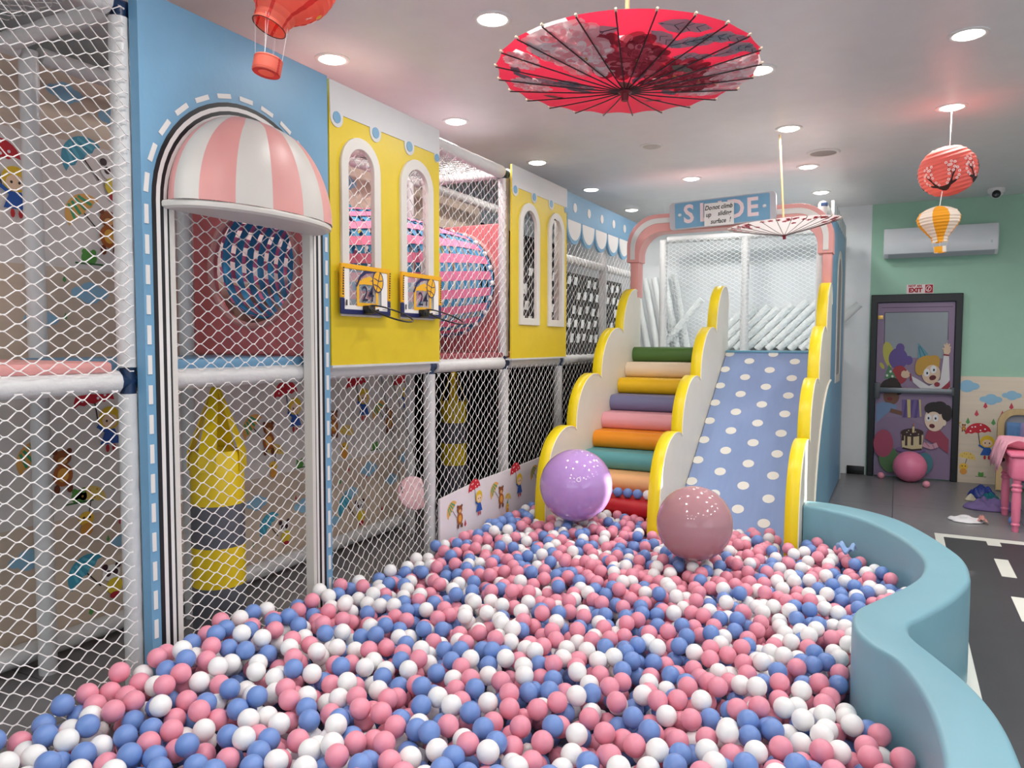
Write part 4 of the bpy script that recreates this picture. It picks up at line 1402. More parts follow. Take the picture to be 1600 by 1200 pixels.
# balloons
be_(138, 390, 36, 80, (206, 200, 70), .18); be_(95, 460, 12, 22, (206, 200, 70), .5)
be_(200, 415, 62, 66, (110, 84, 168)); be_(212, 350, 28, 30, (110, 84, 168)); be_(268, 425, 26, 28, (110, 84, 168))
be_(210, 515, 52, 58, (196, 52, 62))
bp_([(140, 450), (110, 540), (190, 535)], (80, 150, 90)); be_(130, 520, 8, 8, (236, 240, 230)); be_(152, 495, 8, 8, (236, 240, 230)); be_(165, 525, 8, 8, (236, 240, 230))
# curly haired child with present
be_(160, 650, 52, 52, (132, 84, 62)); be_(155, 590, 68, 50, (52, 36, 34)); be_(110, 600, 26, 28, (52, 36, 34)); be_(205, 610, 30, 30, (52, 36, 34)); be_(165, 558, 40, 26, (52, 36, 34))
be_(158, 628, 40, 26, (132, 84, 62)); be_(150, 665, 18, 10, (150, 40, 40))
bp_([(62, 700), (100, 684), (150, 690), (200, 706), (190, 730), (150, 742), (62, 820)], (118, 152, 196))
bl_([(155, 735), (220, 750), (280, 768)], 26, (132, 84, 62))
bp_([(228, 668), (340, 664), (350, 770), (234, 778)], (122, 96, 168))
for q in (0, 36, 72):
    bp_([(238 + q, 776), (256 + q, 775), (270 + q, 668), (254 + q, 669)], (96, 72, 146))
bp_([(262, 666), (284, 666), (288, 776), (268, 777)], (222, 200, 120)); bp_([(338, 664), (350, 664), (356, 768), (346, 770)], (222, 200, 120))
# cheering child
bp_([(326, 315), (330, 415), (392, 385)], (92, 170, 188)); bl_([(330, 340), (346, 408)], 6, (60, 130, 150)); bl_([(336, 335), (372, 396)], 6, (60, 130, 150))
bp_([(288, 520), (330, 540), (400, 580), (470, 540), (490, 380), (520, 380), (528, 540), (470, 625), (380, 622), (300, 560)], (236, 232, 232))
bp_([(440, 625), (530, 545), (532, 625)], (176, 40, 56)); bl_([(490, 622), (532, 585)], 5, (236, 232, 232))
be_(250, 512, 30, 22, (244, 204, 166), .1)
for (x, y) in ((225, 495), (222, 512), (236, 488), (262, 486), (228, 526)): bl_([(250, 510), (x, y)], 10, (244, 204, 166))
bl_([(280, 505), (286, 550)], 9, (176, 40, 56)); be_(508, 362, 22, 26, (244, 204, 166))
for (x, y) in ((478, 350), (490, 325), (506, 318), (522, 322), (530, 340)): bl_([(508, 360), (x, y)], 10, (244, 204, 166))
bl_([(486, 388), (522, 392)], 10, (176, 40, 56))
be_(412, 505, 58, 62, (246, 208, 170)); be_(388, 450, 76, 56, (222, 164, 44), .15); be_(340, 470, 30, 46, (222, 164, 44)); be_(430, 425, 36, 34, (222, 164, 44))
be_(418, 500, 50, 50, (246, 208, 170))
for x, y in ((384, 498), (426, 478)):
    be_(x, y, 20, 24, (250, 250, 250)); be_(x + 3, y + 3, 6, 8, (30, 26, 30), n=12)
be_(422, 528, 22, 15, (120, 26, 30), .35); be_(450, 568, 18, 14, (176, 40, 56))
# child with cake
bp_([(395, 850), (470, 840), (530, 900), (528, 985), (460, 940), (380, 900)], (178, 62, 88))
be_(440, 780, 64, 74, (250, 220, 190)); be_(440, 715, 66, 40, (44, 30, 32)); be_(515, 740, 34, 50, (44, 30, 32)); bl_([(470, 670), (508, 700)], 12, (196, 110, 150)); be_(470, 700, 44, 30, (44, 30, 32))
be_(432, 790, 54, 56, (250, 220, 190)); be_(500, 800, 12, 18, (250, 220, 190))
for x in (402, 446):
    be_(x, 772, 17, 22, (250, 250, 250)); be_(x - 1, 775, 6, 8, (30, 26, 30), n=12)
be_(424, 822, 18, 13, (120, 30, 36), -.2)
be_(290, 975, 96, 22, (130, 100, 160))
bp_([(230, 880), (372, 880), (362, 970), (300, 980), (236, 966)], (226, 206, 150)); be_(298, 868, 74, 26, (66, 40, 34), .05)
for (x, h) in ((240, 40), (262, 70), (300, 66), (352, 60)): bl_([(x, 880), (x, 880 + h)], 14, (66, 40, 34))
bl_([(238, 966), (300, 976), (362, 968)], 12, (60, 38, 32))
for (x, y) in ((265, 868), (290, 880), (320, 862), (340, 876), (276, 856)): be_(x, y, 4, 4, (226, 206, 180), n=8)
bl_([(306, 868), (307, 830)], 13, (232, 210, 150)); bl_([(307, 830), (308, 808)], 5, (220, 120, 60))
bl_([(370, 935), (420, 950), (460, 935)], 34, (220, 160, 180)); bl_([(380, 920), (410, 950)], 5, (190, 100, 130)); bl_([(430, 935), (445, 965)], 5, (190, 100, 130))
# lower balloons
be_(112, 945, 66, 88, (190, 70, 104)); be_(122, 1040, 12, 12, (190, 70, 104), n=10)
for (x, y) in ((90, 920), (120, 900), (140, 950), (100, 975)): be_(x, y, 9, 9, (212, 104, 134), n=10)
be_(150, 1040, 66, 84, (84, 134, 76), .2); be_(370, 1060, 62, 74, (70, 140, 156), -.25)
be_(112, 945, 64, 86, (190, 70, 104))
d.build('mural', dr)
STL = M('steel_bar', (120, 124, 128), .3, metal=.7)
MB().rbox(-.20, .555, YB - .10, YB - .055, .985, 1.045, .008, STL).build('push_bar', dr)
MB().rbox(-.225, -.165, YB - .11, YB - .03, .92, 1.10, .008, M('bar_housing', (84, 88, 92), .4)).build('bar_housing', dr)
MB().rbox(.535, .575, YB - .095, YB - .03, .97, 1.06, .006, M('bar_housing', (84, 88, 92), .4)).build('bar_housing', dr)
MB().rbox(-.213, -.155, YB - .04, YB - .028, 1.83, 1.875, .003, M('brass', (206, 170, 96), .3, metal=.8)).build('hinge', dr)
# exit notice
es = thing('exit_notice', (.21, YB - .01, 2.12), 'small white notice with red lettering on top of the door frame', 'notice')
MB().box(.075, .345, YB - .006, YB - .001, 2.118, 2.222, M('notice_white', (240, 222, 222), .5)).build('plate', es, smooth=0)
d = Decal(lambda a, b, h: (a, YB - .0065 - h, b))
RED = (176, 20, 34)
d.text('not_an', .160, 2.204, RED, .95); d.text('exit', .165, 2.156, RED, 1.0)
d.poly([(.262, 2.126), (.338, 2.126), (.338, 2.216), (.262, 2.216)], RED)
d.ell(.296, 2.172, .028, .034, (238, 226, 226)); d.ell(.296, 2.172, .022, .027, RED); d.line([(.280, 2.15), (.312, 2.196)], .006, (238, 226, 226)); d.ell(.298, 2.182, .006, .007, (238, 226, 226), n=8); d.line([(.298, 2.178), (.292, 2.160), (.300, 2.148)], .006, (238, 226, 226))
d.build('lettering', es)
# air conditioner
ac = thing('air_conditioner', (.37, YB, 2.53), 'white wall mounted air conditioner on the mint green wall', 'air conditioner')
ACW = M('air_conditioner_white', (232, 236, 238), .25)
y1 = YB
prof = [(y1, 2.53), (y1 - .13, 2.515), (y1 - .195, 2.56), (y1 - .215, 2.62), (y1 - .205, 2.79), (y1 - .17, 2.845), (y1, 2.85)]
MB().prism(prof, [], -.17, .93, ACW).build('body', ac, smooth=30, bevel=.008)
MB().prism([(y1 - .136, 2.512), (y1 - .192, 2.552), (y1 - .196, 2.560), (y1 - .140, 2.520)], [], -.12, .90, M('flap_grey', (176, 184, 188), .4)).build('flap', ac, smooth=0)
MB().box(.86, .875, y1 - .217, y1 - .208, 2.63, 2.66, M('ac_light', (200, 214, 220), .3)).build('display', ac, smooth=0)

# ================================================================== HANGING DECORATIONS
def pleated(rfun, h0, h1, n, ridge):
    pr = []
    for i in range(n * 2 + 1):
        t = i / (n * 2)
        pr.append((max(rfun(t) + (ridge if i % 2 == 0 else -ridge * .3), .0005), h0 + (h1 - h0) * t))
    return pr
WSTR = M('white_string', (240, 240, 238), .7)
# cherry branch lantern
lc = Vector((.272, 5.95, 2.722)); LR, LH = .162, .165
t = thing('round_lantern', lc, 'coral paper lantern with dark cherry branches hanging right of the parasols', 'lantern', local=True)
t.rotation_euler = (radians(4), radians(-16), radians(20))
CORAL = M('coral_paper', (234, 118, 106), .7, .1, 60, .03, transl=.18)
MB().lathe(pleated(lambda q: LR * max(.0, 1 - (2 * q - 1) ** 2) ** .5 * .97 + .02, -LH, LH, 13, .0045), (0, 0, 0), CORAL, 48).build('shade', t, smooth=12)
def lmap(a, b, h):
    # a: angle around, b: height
    q = (b / LH + 1) / 2
    rr = LR * max(0, 1 - (2 * q - 1) ** 2) ** .5 * .97 + .0262 + h
    return (rr * cos(a), rr * sin(a), b)
BR = (46, 20, 24)
for a0 in (-2.25, -.75, .75, 2.3):
    base = -.105
    d = Decal(lmap, .000012)
    for s_ in (-1, 1):
        def curve(p, n=8):
            return [(a0 + s_ * x, y) for x, y in p]
        d.line(curve([(0, base), (.12, base + .004), (.24, base + .02), (.34, base + .05), (.40, base + .08)]), .035, BR, .018)
        d.line(curve([(.34, base + .05), (.36, base + .09), (.30, base + .13), (.26, base + .155)]), .02, BR, .006)
        d.line(curve([(.38, base + .07), (.50, base + .10), (.55, base + .14)]), .02, BR, .006)
        d.line(curve([(.24, base + .02), (.44, base + .03), (.58, base + .05)]), .02, BR, .006)
        for (x, y) in ((.26, .16), (.33, .14), (.30, .11), (.55, .15), (.50, .12), (.58, .11), (.43, .10), (.58, .06), (.50, .045), (.40, .14), (.22, .05), (.15, .03), (.28, .085), (.44, .16), (.62, .085)):
            d.ell(a0 + s_ * x, base + y, .052, .009, (250, 220, 214), n=8)
            d.ell(a0 + s_ * x, base + y, .02, .0035, (200, 60, 70), n=6)
    d.build('branch_print', t)
o = MB().tube([(.285, 5.98, ZC - .012), (.280, 5.965, 2.86)], .003, WSTR, 5).build('hanging_string')
tag(o, 'thin white string holding the coral lantern below the ceiling light', 'string')
# yellow balloon lantern
bc = (.225, 5.82, 2.345)
t = thing('balloon_lantern', bc, 'small orange and white hot air balloon lantern under the coral lantern', 'lantern', local=True)
t.rotation_euler = (0, radians(-4), 0)
ORG_Y = M('orange_paper', (248, 176, 40), .7, transl=.3)
WPAP = M('white_paper', (244, 236, 222), .7, transl=.3)
def bal_r(q):   # q 0 bottom .. 1 top
    pts = [(0, .045), (.12, .05), (.3, .085), (.5, .122), (.68, .132), (.85, .108), (.95, .06), (1, .012)]
    for (a, b) in zip(pts[:-1], pts[1:]):
        if a[0] <= q <= b[0]:
            u = (q - a[0]) / (b[0] - a[0]); u = u * u * (3 - 2 * u) if False else u
            return a[1] + (b[1] - a[1]) * u
    return .012
pr = pleated(bal_r, -.115, .125, 12, .0028)
NP = 8
for g in range(NP):
    a0 = 2 * pi * g / NP + .35 + pi / 4 + .12
    MB().lathe(pr, (0, 0, 0), ORG_Y if g % 2 == 0 else WPAP, 6, a0=a0, a1=a0 + 2 * pi / NP).build('panel', t, smooth=12, recalc=False)
for g in range(4):
    a0 = 2 * pi * g / 4 + .35
    MB().lathe([(.034, -.185), (.037, -.180), (.037, -.145)], (0, 0, 0), ORG_Y if g % 2 == 0 else WPAP, 5, a0=a0, a1=a0 + pi / 2).build('basket', t, recalc=False)
mb = MB()
for g in range(4):
    a = pi / 2 * g
    mb.tube([(.045 * cos(a), .045 * sin(a), -.115), (.036 * cos(a), .036 * sin(a), -.15)], .001, WSTR, 4)
mb.build('basket_string', t)
o = MB().tube([(.226, 5.82, 2.47), (.24, 5.86, 2.575)], .003, WSTR, 5).build('hanging_string')
tag(o, 'short white string between the coral lantern and the balloon lantern', 'string')
# red balloon lantern at the top left
hc = (-2.011, 2.016, 2.672)
t = thing('balloon_lantern', hc, 'red hot air balloon lantern hanging in front of the blue arch panel', 'lantern', local=True)
REDP = M('red_paper', (240, 122, 100), .7, .08, 60, .03, transl=.35)
REDD = M('dark_red_paper', (214, 62, 54), .7, transl=.25)
ax = Vector((.24, .36, 1)).normalized()
e1 = ax.cross(Vector((0, 1, 0))).normalized(); e2 = ax.cross(e1)
def env_r(q):
    pts = [(0, .060), (.08, .062), (.16, .072), (.28, .115), (.42, .150), (.58, .163), (.75, .150), (.88, .110), (.96, .06), (1, .01)]
    for (a, b) in zip(pts[:-1], pts[1:]):
        if a[0] <= q <= b[0]:
            return a[1] + (b[1] - a[1]) * (q - a[0]) / (b[0] - a[0])
    return .01
pr = pleated(env_r, .0, .36, 15, .0022)
c0 = Vector((-.012, .02, .0))
vs, fs, mi = [], [], []
NS = 36
mb = MB()
for (rr, h) in pr:
    for k in range(NS):
        a = 2 * pi * k / NS
        vs.append(c0 + ax * h + (e1 * cos(a) + e2 * sin(a)) * rr)
base = len(mb.v); mb.v += [tuple(v) for v in vs]
for i in range(len(pr) - 1):
    for k in range(NS):
        l = (k + 1) % NS
        mb.f.append((i * NS + k, i * NS + l, (i + 1) * NS + l, (i + 1) * NS + k)); mb.mi.append(mb.mat(REDD if k % 6 == 0 else REDP))
mb.build('envelope', t, smooth=14)
def emap(a, b, h):
    q = b / .36
    rr = env_r(q) + .004 + h
    return tuple(c0 + ax * b + (e1 * cos(a) + e2 * sin(a)) * rr)
d = Decal(emap, .00004)
for a in (2.6, 4.2, 5.8, .9):
    d.poly([(a - .16, .13), (a - .02, .10), (a + .16, .12), (a + .18, .2), (a + .05, .26), (a - .14, .22)], (248, 214, 206))
    d.ell(a - .28, .125, .10, .010, (244, 200, 60), n=12)
    d.line([(a - .50, .085), (a - .42, .101)], .006, (250, 236, 230)); d.line([(a - .50, .101), (a - .42, .085)], .006, (250, 236, 230))
d.build('envelope_print', t)
MB().tube([c0 + (e1 * cos(a) + e2 * sin(a)) * .061 for a in [2 * pi * i / 28 for i in range(28)]], .0018, M('dark_wire', (60, 24, 24), .5), 5, closed=True).build('mouth_wire', t)
kc = Vector((-.018, .008, -.165))
BAX = Vector((.10, .16, 1)).normalized()
f1 = BAX.cross(Vector((0, 1, 0))).normalized(); f2 = BAX.cross(f1)
mb = MB()
pr = [(.028, .001), (.048, .0), (.050, .004)] + [(.049 + (.0016 if i % 2 else -.0008), .006 + i * .005) for i in range(10)] + [(.047, .056)]
vs = [kc + BAX * h + (f1 * cos(2 * pi * k / 28) + f2 * sin(2 * pi * k / 28)) * rr for (rr, h) in pr for k in range(28)]
base = len(mb.v); mb.v += [tuple(v) for v in vs]
for i in range(len(pr) - 1):
    for k in range(28):
        l = (k + 1) % 28
        mb.f.append((i * 28 + k, i * 28 + l, (i + 1) * 28 + l, (i + 1) * 28 + k)); mb.mi.append(mb.mat(REDD if i < 1 or k % 14 == 0 else REDP))
mb.build('basket', t, smooth=60, recalc=False)
mb = MB()
for g in range(4):
    a = pi / 2 * g + .5
    for da in (-.09, .09):
        mb.tube([c0 + (e1 * cos(a + da) + e2 * sin(a + da)) * .062 + ax * .02, kc + BAX * .054 + (f1 * cos(a) + f2 * sin(a)) * .048], .0007, WSTR, 4)
mb.build('basket_string', t)
o = MB().tube([Vector(hc) + c0 + ax * .362, (-1.86, 2.18, ZC - .002)], .001, WSTR, 4).build('hanging_string')
tag(o, 'thin string holding the red balloon lantern from the ceiling', 'string')

# --- parasols, hanging tip down
def parasol(name_, c, rad, depth, tilt, canopy, label, ribm, hubm, paint, ribs=24, ground=()):
    t = thing('paper_parasol', c, label, 'parasol', local=True)
    t.rotation_euler = tilt
    def zc(q):
        return depth * (q ** 1.12) - depth
    n = ribs
    pr = [(.012 + (rad - .012) * i / 14, zc(i / 14)) for i in range(15)]
    NPK = 6 if ground else 4
    vs, fs = [], []
    K = n * NPK
    for (rr, h) in pr:
        for k in range(K):
            fracp = (k % NPK) / NPK
            sag = 1 - (.022 * sin(pi * fracp) * (rr / rad) ** 3)
            a = 2 * pi * k / K
            vs.append((rr * sag * cos(a), rr * sag * sin(a), h + .004 * sin(pi * fracp) * rr / rad))
    for i in range(len(pr) - 1):
        for k in range(K):
            l = (k + 1) % K
            fs.append((i * K + k, (i + 1) * K + k, (i + 1) * K + l, i * K + l))
    mb = MB().add(vs, fs, canopy)
    if ground:
        for q, f in enumerate(fs):
            cx, cy = sum(vs[i][0] for i in f) / 4, sum(vs[i][1] for i in f) / 4
            if any((cx - g[0]) ** 2 + (cy - g[1]) ** 2 < g[2] ** 2 for g in ground):
                mb.mi[q] = mb.mat(M('unprinted_parasol_paper', (244, 226, 224), .6, transl=.45))
    mb.build('canopy', t, smooth=60, recalc=False)
    for k in range(n):
        a = 2 * pi * k / n
        mb = MB().tube([(rr * cos(a), rr * sin(a), h - .0062) for rr, h in (pr[0], pr[5], pr[10], pr[14])], .0022, ribm, 5)
        mb.tube([(rad * .985 * cos(a), rad * .985 * sin(a), -.003), (rad * 1.012 * cos(a), rad * 1.012 * sin(a), .001)], .004, M('rib_tip', (226, 206, 180), .5), 6)
        mb.build('rib', t, smooth=40)
    MB().lathe([(.0005, -depth - .034), (.011, -depth - .034), (.013, -depth - .012), (.022, -depth - .008), (.024, -depth + .006), (.012, -depth + .012)], (0, 0, 0), hubm, 16).build('hub', t)
    zt = ZC - c[2] - .006
    MB().tube([(0, 0, -depth + .01), (0, 0, zt)], .0075, M('bamboo_stick', (216, 182, 130), .5), 8).build('stick', t)
    d = Decal(lambda a, b, h: (a, b, zc(min(1, sqrt(a * a + b * b) / rad)) - .0012 - h), .0000025, name_ == 'a')
    paint(d, rad)
    o = d.build('floral_print', t)
    if name_ == 'b': o['kind'] = 'stuff'
    return t
def petal_fan(d, u, v, r, n, L, W, col, ph=0.0):
    for k in range(n):
        a = 2 * pi * k / n + ph
        d.ell(u + r * cos(a), v + r * sin(a), L, W, col, a, 12)
def peony(d, u, v, s, dark=False):
    pal = [(252, 196, 202), (255, 236, 236), (252, 216, 218), (255, 248, 246), (248, 176, 184)] if not dark else [(168, 40, 62), (214, 74, 96), (190, 54, 78), (236, 124, 138), (178, 46, 66)]
    rr = random.Random(int((u + 3) * 977 + (v + 3) * 131))
    for j, (q, n, L) in enumerate(((.78, 13, .30), (.72, 11, .26), (.5, 11, .25), (.42, 9, .21), (.24, 8, .17), (.12, 6, .12))):
        for k in range(n):
            a = 2 * pi * k / n + rr.uniform(-.2, .2) + j
            w = L * s * rr.uniform(.75, 1.15)
            d.ell(u + q * s * cos(a), v + q * s * sin(a), w, w * .72, pal[(j + k) % len(pal)] if rr.random() < .75 else rr.choice(pal), a + rr.uniform(-.4, .4), 11)
            if rr.random() < .6:
                d.ell(u + (q + .04) * s * cos(a), v + (q + .04) * s * sin(a), w * .6, w * .35, rr.choice(pal), a, 9)
    for k in range(9):
        a = rr.random() * 6.3
        d.ell(u + .06 * s * cos(a) * rr.random(), v + .06 * s * sin(a), .035 * s, .02 * s, (222, 160, 80), a, 6)
def leaf(d, u, v, L, ang, col=(104, 118, 130)):
    c, s_ = cos(ang), sin(ang)
    Rr = lambda x, y: (u + x * c - y * s_, v + x * s_ + y * c)
    d.poly([Rr(0, 0), Rr(L * .25, L * .17), Rr(L * .5, L * .20), Rr(L * .62, L * .12), Rr(L * .8, L * .14), Rr(L, 0), Rr(L * .8, -L * .12), Rr(L * .6, -L * .11), Rr(L * .45, -L * .19), Rr(L * .2, -L * .14)], col)
    d.line([Rr(.05 * L, 0), Rr(.92 * L, 0)], L * .025, (66, 78, 90))
    for q in (.3, .5, .7):
        d.line([Rr(q * L, 0), Rr((q + .13) * L, .11 * L)], L * .016, (76, 88, 100)); d.line([Rr(q * L, 0), Rr((q + .13) * L, -.10 * L)], L * .016, (76, 88, 100))
def inr(x, y, rad):
    return sqrt(x * x + y * y) < rad * .95
class Clip:
    """keeps the print inside the canopy disc"""
    def __init__(s, d, rad): s.d, s.rad = d, rad
    def _c(s, p):
        r = sqrt(p[0] ** 2 + p[1] ** 2); k = min(1, s.rad * .972 / max(r, 1e-6))
        return (p[0] * k, p[1] * k)
    def poly(s, pts, col): s.d.poly([s._c(p) for p in pts], col)
    def line(s, pts, w, col): s.d.line([s._c(p) for p in pts], w, col)
    def ell(s, u, v, a, b, col, rot=0.0, n=12):
        c, e = cos(rot), sin(rot)
        pts = [s._c((u + a * cos(2 * pi * k / n) * c - b * sin(2 * pi * k / n) * e, v + a * cos(2 * pi * k / n) * e + b * sin(2 * pi * k / n) * c)) for k in range(n)]
        s.d._put(pts, [tuple(range(n))], col)
PEONIES = ((-.10, -.46, .30, True), (.34, -.18, .26, True), (-.50, -.56, .30, False), (-.34, -.40, .25, False), (.72, .10, .28, False), (.56, -.02, .22, True), (.80, -.18, .22, False), (-.80, -.22, .14, False), (-.72, .22, .16, False), (.02, -.44, .22, True))
def paint_red(d, rad):
    # local axes: fx towards the right of the view, fy towards the far side
    d = Clip(d, rad)
    vr, vf = Vector((cos(YAW), sin(YAW))), Vector((-sin(YAW), cos(YAW)))
    P = lambda a, b: tuple((vr * a + vf * b) * rad)
    Ag = YAW
    G1, G2 = (164, 176, 184), (128, 142, 154)
    for (a, b, L, g) in ((-.16, -.80, .50, 2.6), (.08, -.86, .50, .2), (.05, -.78, .42, .7), (.30, -.62, .44, -.2), (.42, -.72, .46, .3), (.62, -.58, .42, .5), (.55, -.42, .42, -.4), (.70, -.30, .38, .9),
                      (-.72, -.42, .36, -.6), (-.62, -.30, .34, -2.2), (-.55, -.52, .32, 2.4), (-.52, .02, .40, .15), (-.70, .05, .40, .3), (-.30, .02, .34, 2.9), (-.48, .12, .36, .2), (-.62, .14, .34, 3.0),
                      (.18, -.18, .30, -.6), (.12, -.30, .26, 2.0), (.36, .16, .34, .2), (.55, .22, .36, .1), (.74, .08, .30, .4), (-.02, -.30, .24, 3.6), (.30, .08, .28, .9), (.84, -.05, .24, .8), (-.86, -.12, .26, 1.4), (-.84, .02, .3, .6),
                      (.20, -.60, .42, -.3), (.26, -.46, .4, .1)):
        q = P(a, b); leaf(d, q[0], q[1], L * rad * .78, Ag + g, G1 if L > .36 else G2)
    for (a, b, s_, dk_) in PEONIES:
        q = P(a, b); peony(d, q[0], q[1], s_ * rad, dk_)
    for (a, b, L, g) in ((-.08, -.14, .22, .5), (-.62, .42, .2, .0), (.20, .34, .16, .1), (.28, -.36, .22, .6)):
        q = P(a, b); leaf(d, q[0], q[1], L * rad, Ag + g, (140, 130, 120))
RC = M('red_parasol_paper', (228, 52, 80), .6, .05, 80, .03, transl=.36)
parasol('a', (-.795, 2.335, 2.418), .415, .062, (radians(-2.1), radians(.3), 0), RC, 'red parasol printed with large peonies hanging upside down from the ceiling', M('dark_rib', (52, 20, 26), .5), M('dark_red_hub', (112, 14, 30), .4), paint_red,
        ground=[((a * cos(YAW) - b * sin(YAW)) * .415, (a * sin(YAW) + b * cos(YAW)) * .415, s_ * .415 * .80) for (a, b, s_, dk_) in PEONIES])
def paint_white(d, rad):
    d = Clip(d, rad)
    rr = random.Random(4)
    for i in range(150):
        a = rr.random() * 2 * pi
        q = rad * (.62 + .34 * rr.random() ** .6)
        if rr.random() < .8 * (0.35 + .65 * max(0, sin(a + .3))) or q > rad * .86:
            petal_fan(d, q * cos(a), q * sin(a), .011, 5, .010, .007, rr.choice([(206, 44, 66), (214, 70, 90), (190, 30, 54)]), rr.random())
WC = M('white_parasol_paper', (238, 230, 228), .6, .05, 80, .02, transl=.3)
parasol('b', (-.81, 6.18, 2.475), .415, .085, (radians(3), radians(-3.2), 0), WC, 'white parasol with red blossoms at its rim hanging before the name board', M('grey_rib', (110, 100, 98), .5), M('crimson_hub', (150, 20, 44), .4), paint_white)

# ================================================================== FLOOR ITEMS AT THE RIGHT
gb = gym_ball('c', (.16, 9.46, .172), .172, M('pink_vinyl', (236, 130, 164), .3, .02, 40), 'bright pink bouncy ball lying before the mural door')
gb['category'] = 'bouncy ball'
def loose_ball(c, k, label):
    o = bpy.data.objects.new('loose_ball', proto[k]); o.location = c; COL.objects.link(o); tag(o, label, 'ball')
loose_ball((-.13, 9.55, .035), 0, 'small pink plastic ball on the floor left of the bouncy ball')
loose_ball((.318, 9.17, .035), 0, 'small pink plastic ball alone on the grey floor before the door')
loose_ball((.925, 7.62, .035), 2, 'small blue plastic ball on the floor beside the pink table leg')
# cloths
def cloth_heap(label, x, y, rx, ry, h, m, sd, name_='cloth', rot=0.0, extra=None):
    def fn(u, v):
        a = 2 * pi * u
        q = v
        k = 1 + .22 * noise.noise(Vector((cos(a) * 1.3 + sd, sin(a) * 1.3, sd)))
        px, py = rx * q * k * cos(a), ry * q * k * sin(a)
        z = h * (1 - q ** 3.5) * (.65 + .8 * noise.noise(Vector((px * 14 + sd, py * 14, 3)))) + .004 + .012 * abs(noise.noise(Vector((px * 30, py * 30, sd)))) * (1 - q * .6)
        return (x + px * cos(rot) - py * sin(rot), y + px * sin(rot) + py * cos(rot), max(.003, z))
    mb = MB().grid(fn, 48, 14, m)
    t = thing(name_, (x, y, 0), label, 'clothing')
    mb.build('fabric', t, smooth=70, recalc=False, solid=.002)
    if extra: extra(t)
    return t
WCL = M('white_cotton', (232, 230, 230), .9, .4, 60)
def ex1(t):
    def fn(u, v):
        return (.655 + .075 * u, 7.52 + .09 * v - .05 * u, .02 + .045 * sin(pi * u) * (.5 + .5 * v) + .006 * cos(u * 20))
    MB().grid(fn, 12, 8, M('pink_beige_trim', (214, 150, 140), .8)).build('trim', t, smooth=70, solid=.003)
cloth_heap('crumpled white cloth with a pink edge lying alone on the grey floor', .57, 7.58, .135, .10, .045, WCL, 2.0, extra=ex1)
cloth_heap('heap of purple tulle skirt on the floor by the pink table', .82, 8.26, .24, .15, .10, M('purple_tulle', (120, 100, 150), .85, .5, 50), 5.0, 'tulle_skirt', .2)
cloth_heap('shiny teal sequin cloth lying on top of the tulle heap', .835, 8.50, .11, .09, .11, M('teal_sequins', (22, 122, 134), .25, .9, 160, .3, 90, metal=.5), 7.0, 'sequin_cloth')
cloth_heap('dark blue cloth behind the sequin cloth', .80, 8.78, .14, .10, .15, M('dark_blue_satin', (24, 44, 122), .4, .4, 40), 9.0, 'satin_cloth', .4)
cloth_heap('small cream cloth at the left end of the clothing heap', .69, 8.62, .05, .05, .06, M('cream_cotton', (206, 196, 170), .9, .3, 50), 11.0, 'cream_cloth')
# pink vanity table with turned legs
PT = M('pink_table_paint', (230, 122, 152), .3, .02, 30)
tb = thing('pink_table', (1.2, 7.67, 0), 'glossy pink childrens table with turned legs at the right edge', 'table')
legp = [(.0005, 0), (.022, 0), (.026, .02), (.026, .05), (.034, .06), (.026, .075), (.032, .10), (.034, .26), (.030, .33), (.038, .34), (.038, .355), (.030, .365), (.040, .385), (.028, .40), (.034, .44), (.0005, .44)]
for (x, y) in ((.905, 7.33), (.905, 8.02), (1.55, 7.33), (1.55, 8.02)):
    MB().lathe(legp, (x, y, 0), PT, 18).build('leg', tb)
MB().rbox(.86, 1.60, 7.28, 8.07, .43, .63, .03, PT, 3).build('drawer_box', tb)
MB().rbox(.84, 1.62, 7.26, 8.09, .625, .655, .012, PT, 2).build('table_top', tb)
MB().lathe([(.0005, -.03), (.016, -.028), (.02, -.012), (.012, 0)], (.85, 7.66, .55), M('dark_knob', (40, 30, 40), .35), 14, 'x').build('knob', tb)
# pink tulle on the table
def tfn(u, v):
    x = .78 + .85 * u
    y = 7.45 + .62 * v
    z = .665 + .05 * (.5 + noise.noise(Vector((x * 7, y * 7, 1)))) + .02 * sin(v * 20 + u * 9)
    if x < .84:
        z -= (.84 - x) * 3.2 + .02 * sin(v * 30)
    return (x, y, z)
tl = thing('tulle_cloth', (1.1, 7.8, .66), 'pale pink tulle cloth draped over the edge of the pink table', 'cloth')
MB().grid(tfn, 40, 24, M('pale_pink_tulle', (244, 176, 192), .9, .5, 60, alpha=.82)).build('fabric', tl, smooth=70, solid=.003)
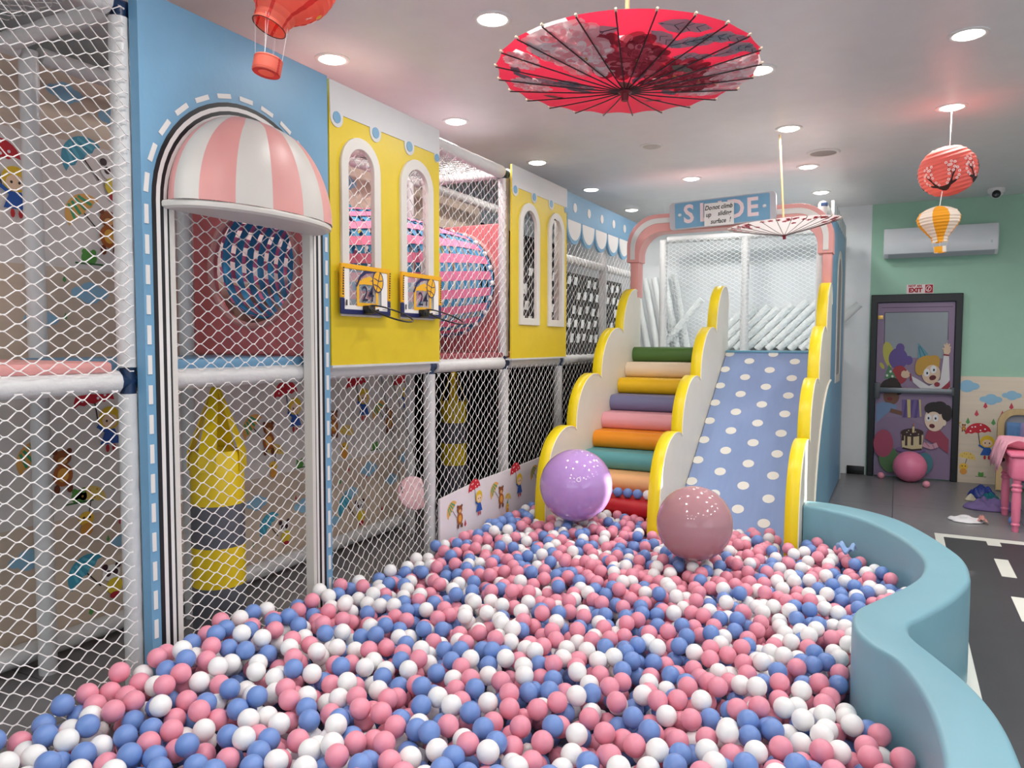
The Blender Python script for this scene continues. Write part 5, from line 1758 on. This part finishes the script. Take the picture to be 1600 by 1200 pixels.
# wooden arched mirror stand behind
ms = thing('arched_stand', (1.25, 9.3, 0), 'wooden arched costume stand behind the pink table', 'costume rack')
WOOD = M('pale_wood', (196, 168, 120), .5, .1, 20, .08, 4, stretch=(6, 6, 1))
def arch_l(x0, x1, zt, r, zb):
    return [(x0, zb)] + arc((x0 + r, zt - r), r, pi, pi / 2, 10) + arc((x1 - r, zt - r), r, pi / 2, 0, 10) + [(x1, zb)]
o_ = arch_l(.955, 1.75, .875, .16, .02); i_ = arch_l(1.015, 1.69, .815, .11, .02)
MB().prism(o_ + i_[::-1], [], 9.25, 9.31, WOOD, 'y').build('arch_frame', ms, smooth=30, bevel=.01)
MB().box(1.0, 1.7, 9.30, 9.31, .05, .82, M('stand_back', (150, 150, 160), .5)).build('back_board', ms, smooth=0)
def cfn(x0, x1, y, z0, z1, sd):
    return lambda u, v: (x0 + (x1 - x0) * u + .02 * (1 - v) * sin(sd), y + .02 * sin(u * 14 + sd) * (1.1 - v), z0 + (z1 - z0) * v)
for (a, b, col, lab, z0) in ((1.03, 1.16, (92, 130, 176), 'blue tulle dress hanging in the wooden costume stand', .32), (1.15, 1.30, (150, 130, 170), 'lilac dress hanging in the wooden costume stand', .12)):
    tag(MB().grid(cfn(a, b, 9.20, z0, .74, a * 9), 24, 8, M('dress_%d' % col[0], col, .8, .4, 50)).build('dress', smooth=70, solid=.008), lab, 'dress')

# prints and fittings belong to the part they sit on
SUB = {'board_print': 'backboard', 'border_print': 'upper_border', 'mural': 'leaf', 'floral_print': 'canopy', 'branch_print': 'shade', 'envelope_print': 'envelope',
       'handwriting': 'sheet', 'knob': 'drawer_box', 'road_dash': 'road_surface', 'hook': 'yellow_top', 'bracket': 'backboard', 'hinge': 'leaf', 'bar_housing': 'push_bar',
       'letter': 'face', 'lens': 'eyeball', 'display': 'body', 'flap': 'body', 'valve': 'shell', 'mouth_wire': 'envelope', 'lettering': 'plate', 'scallop_face': None, 'window_mesh': 'window_frame'}
for root in [o for o in COL.objects if o.parent is None]:
    kids = list(root.children)
    for ch in kids:
        host = SUB.get(ch.name.split('.')[0])
        if host:
            hs = [k for k in kids if k.name.split('.')[0] == host]
            if len(hs) == 1:
                ch.parent = hs[0]
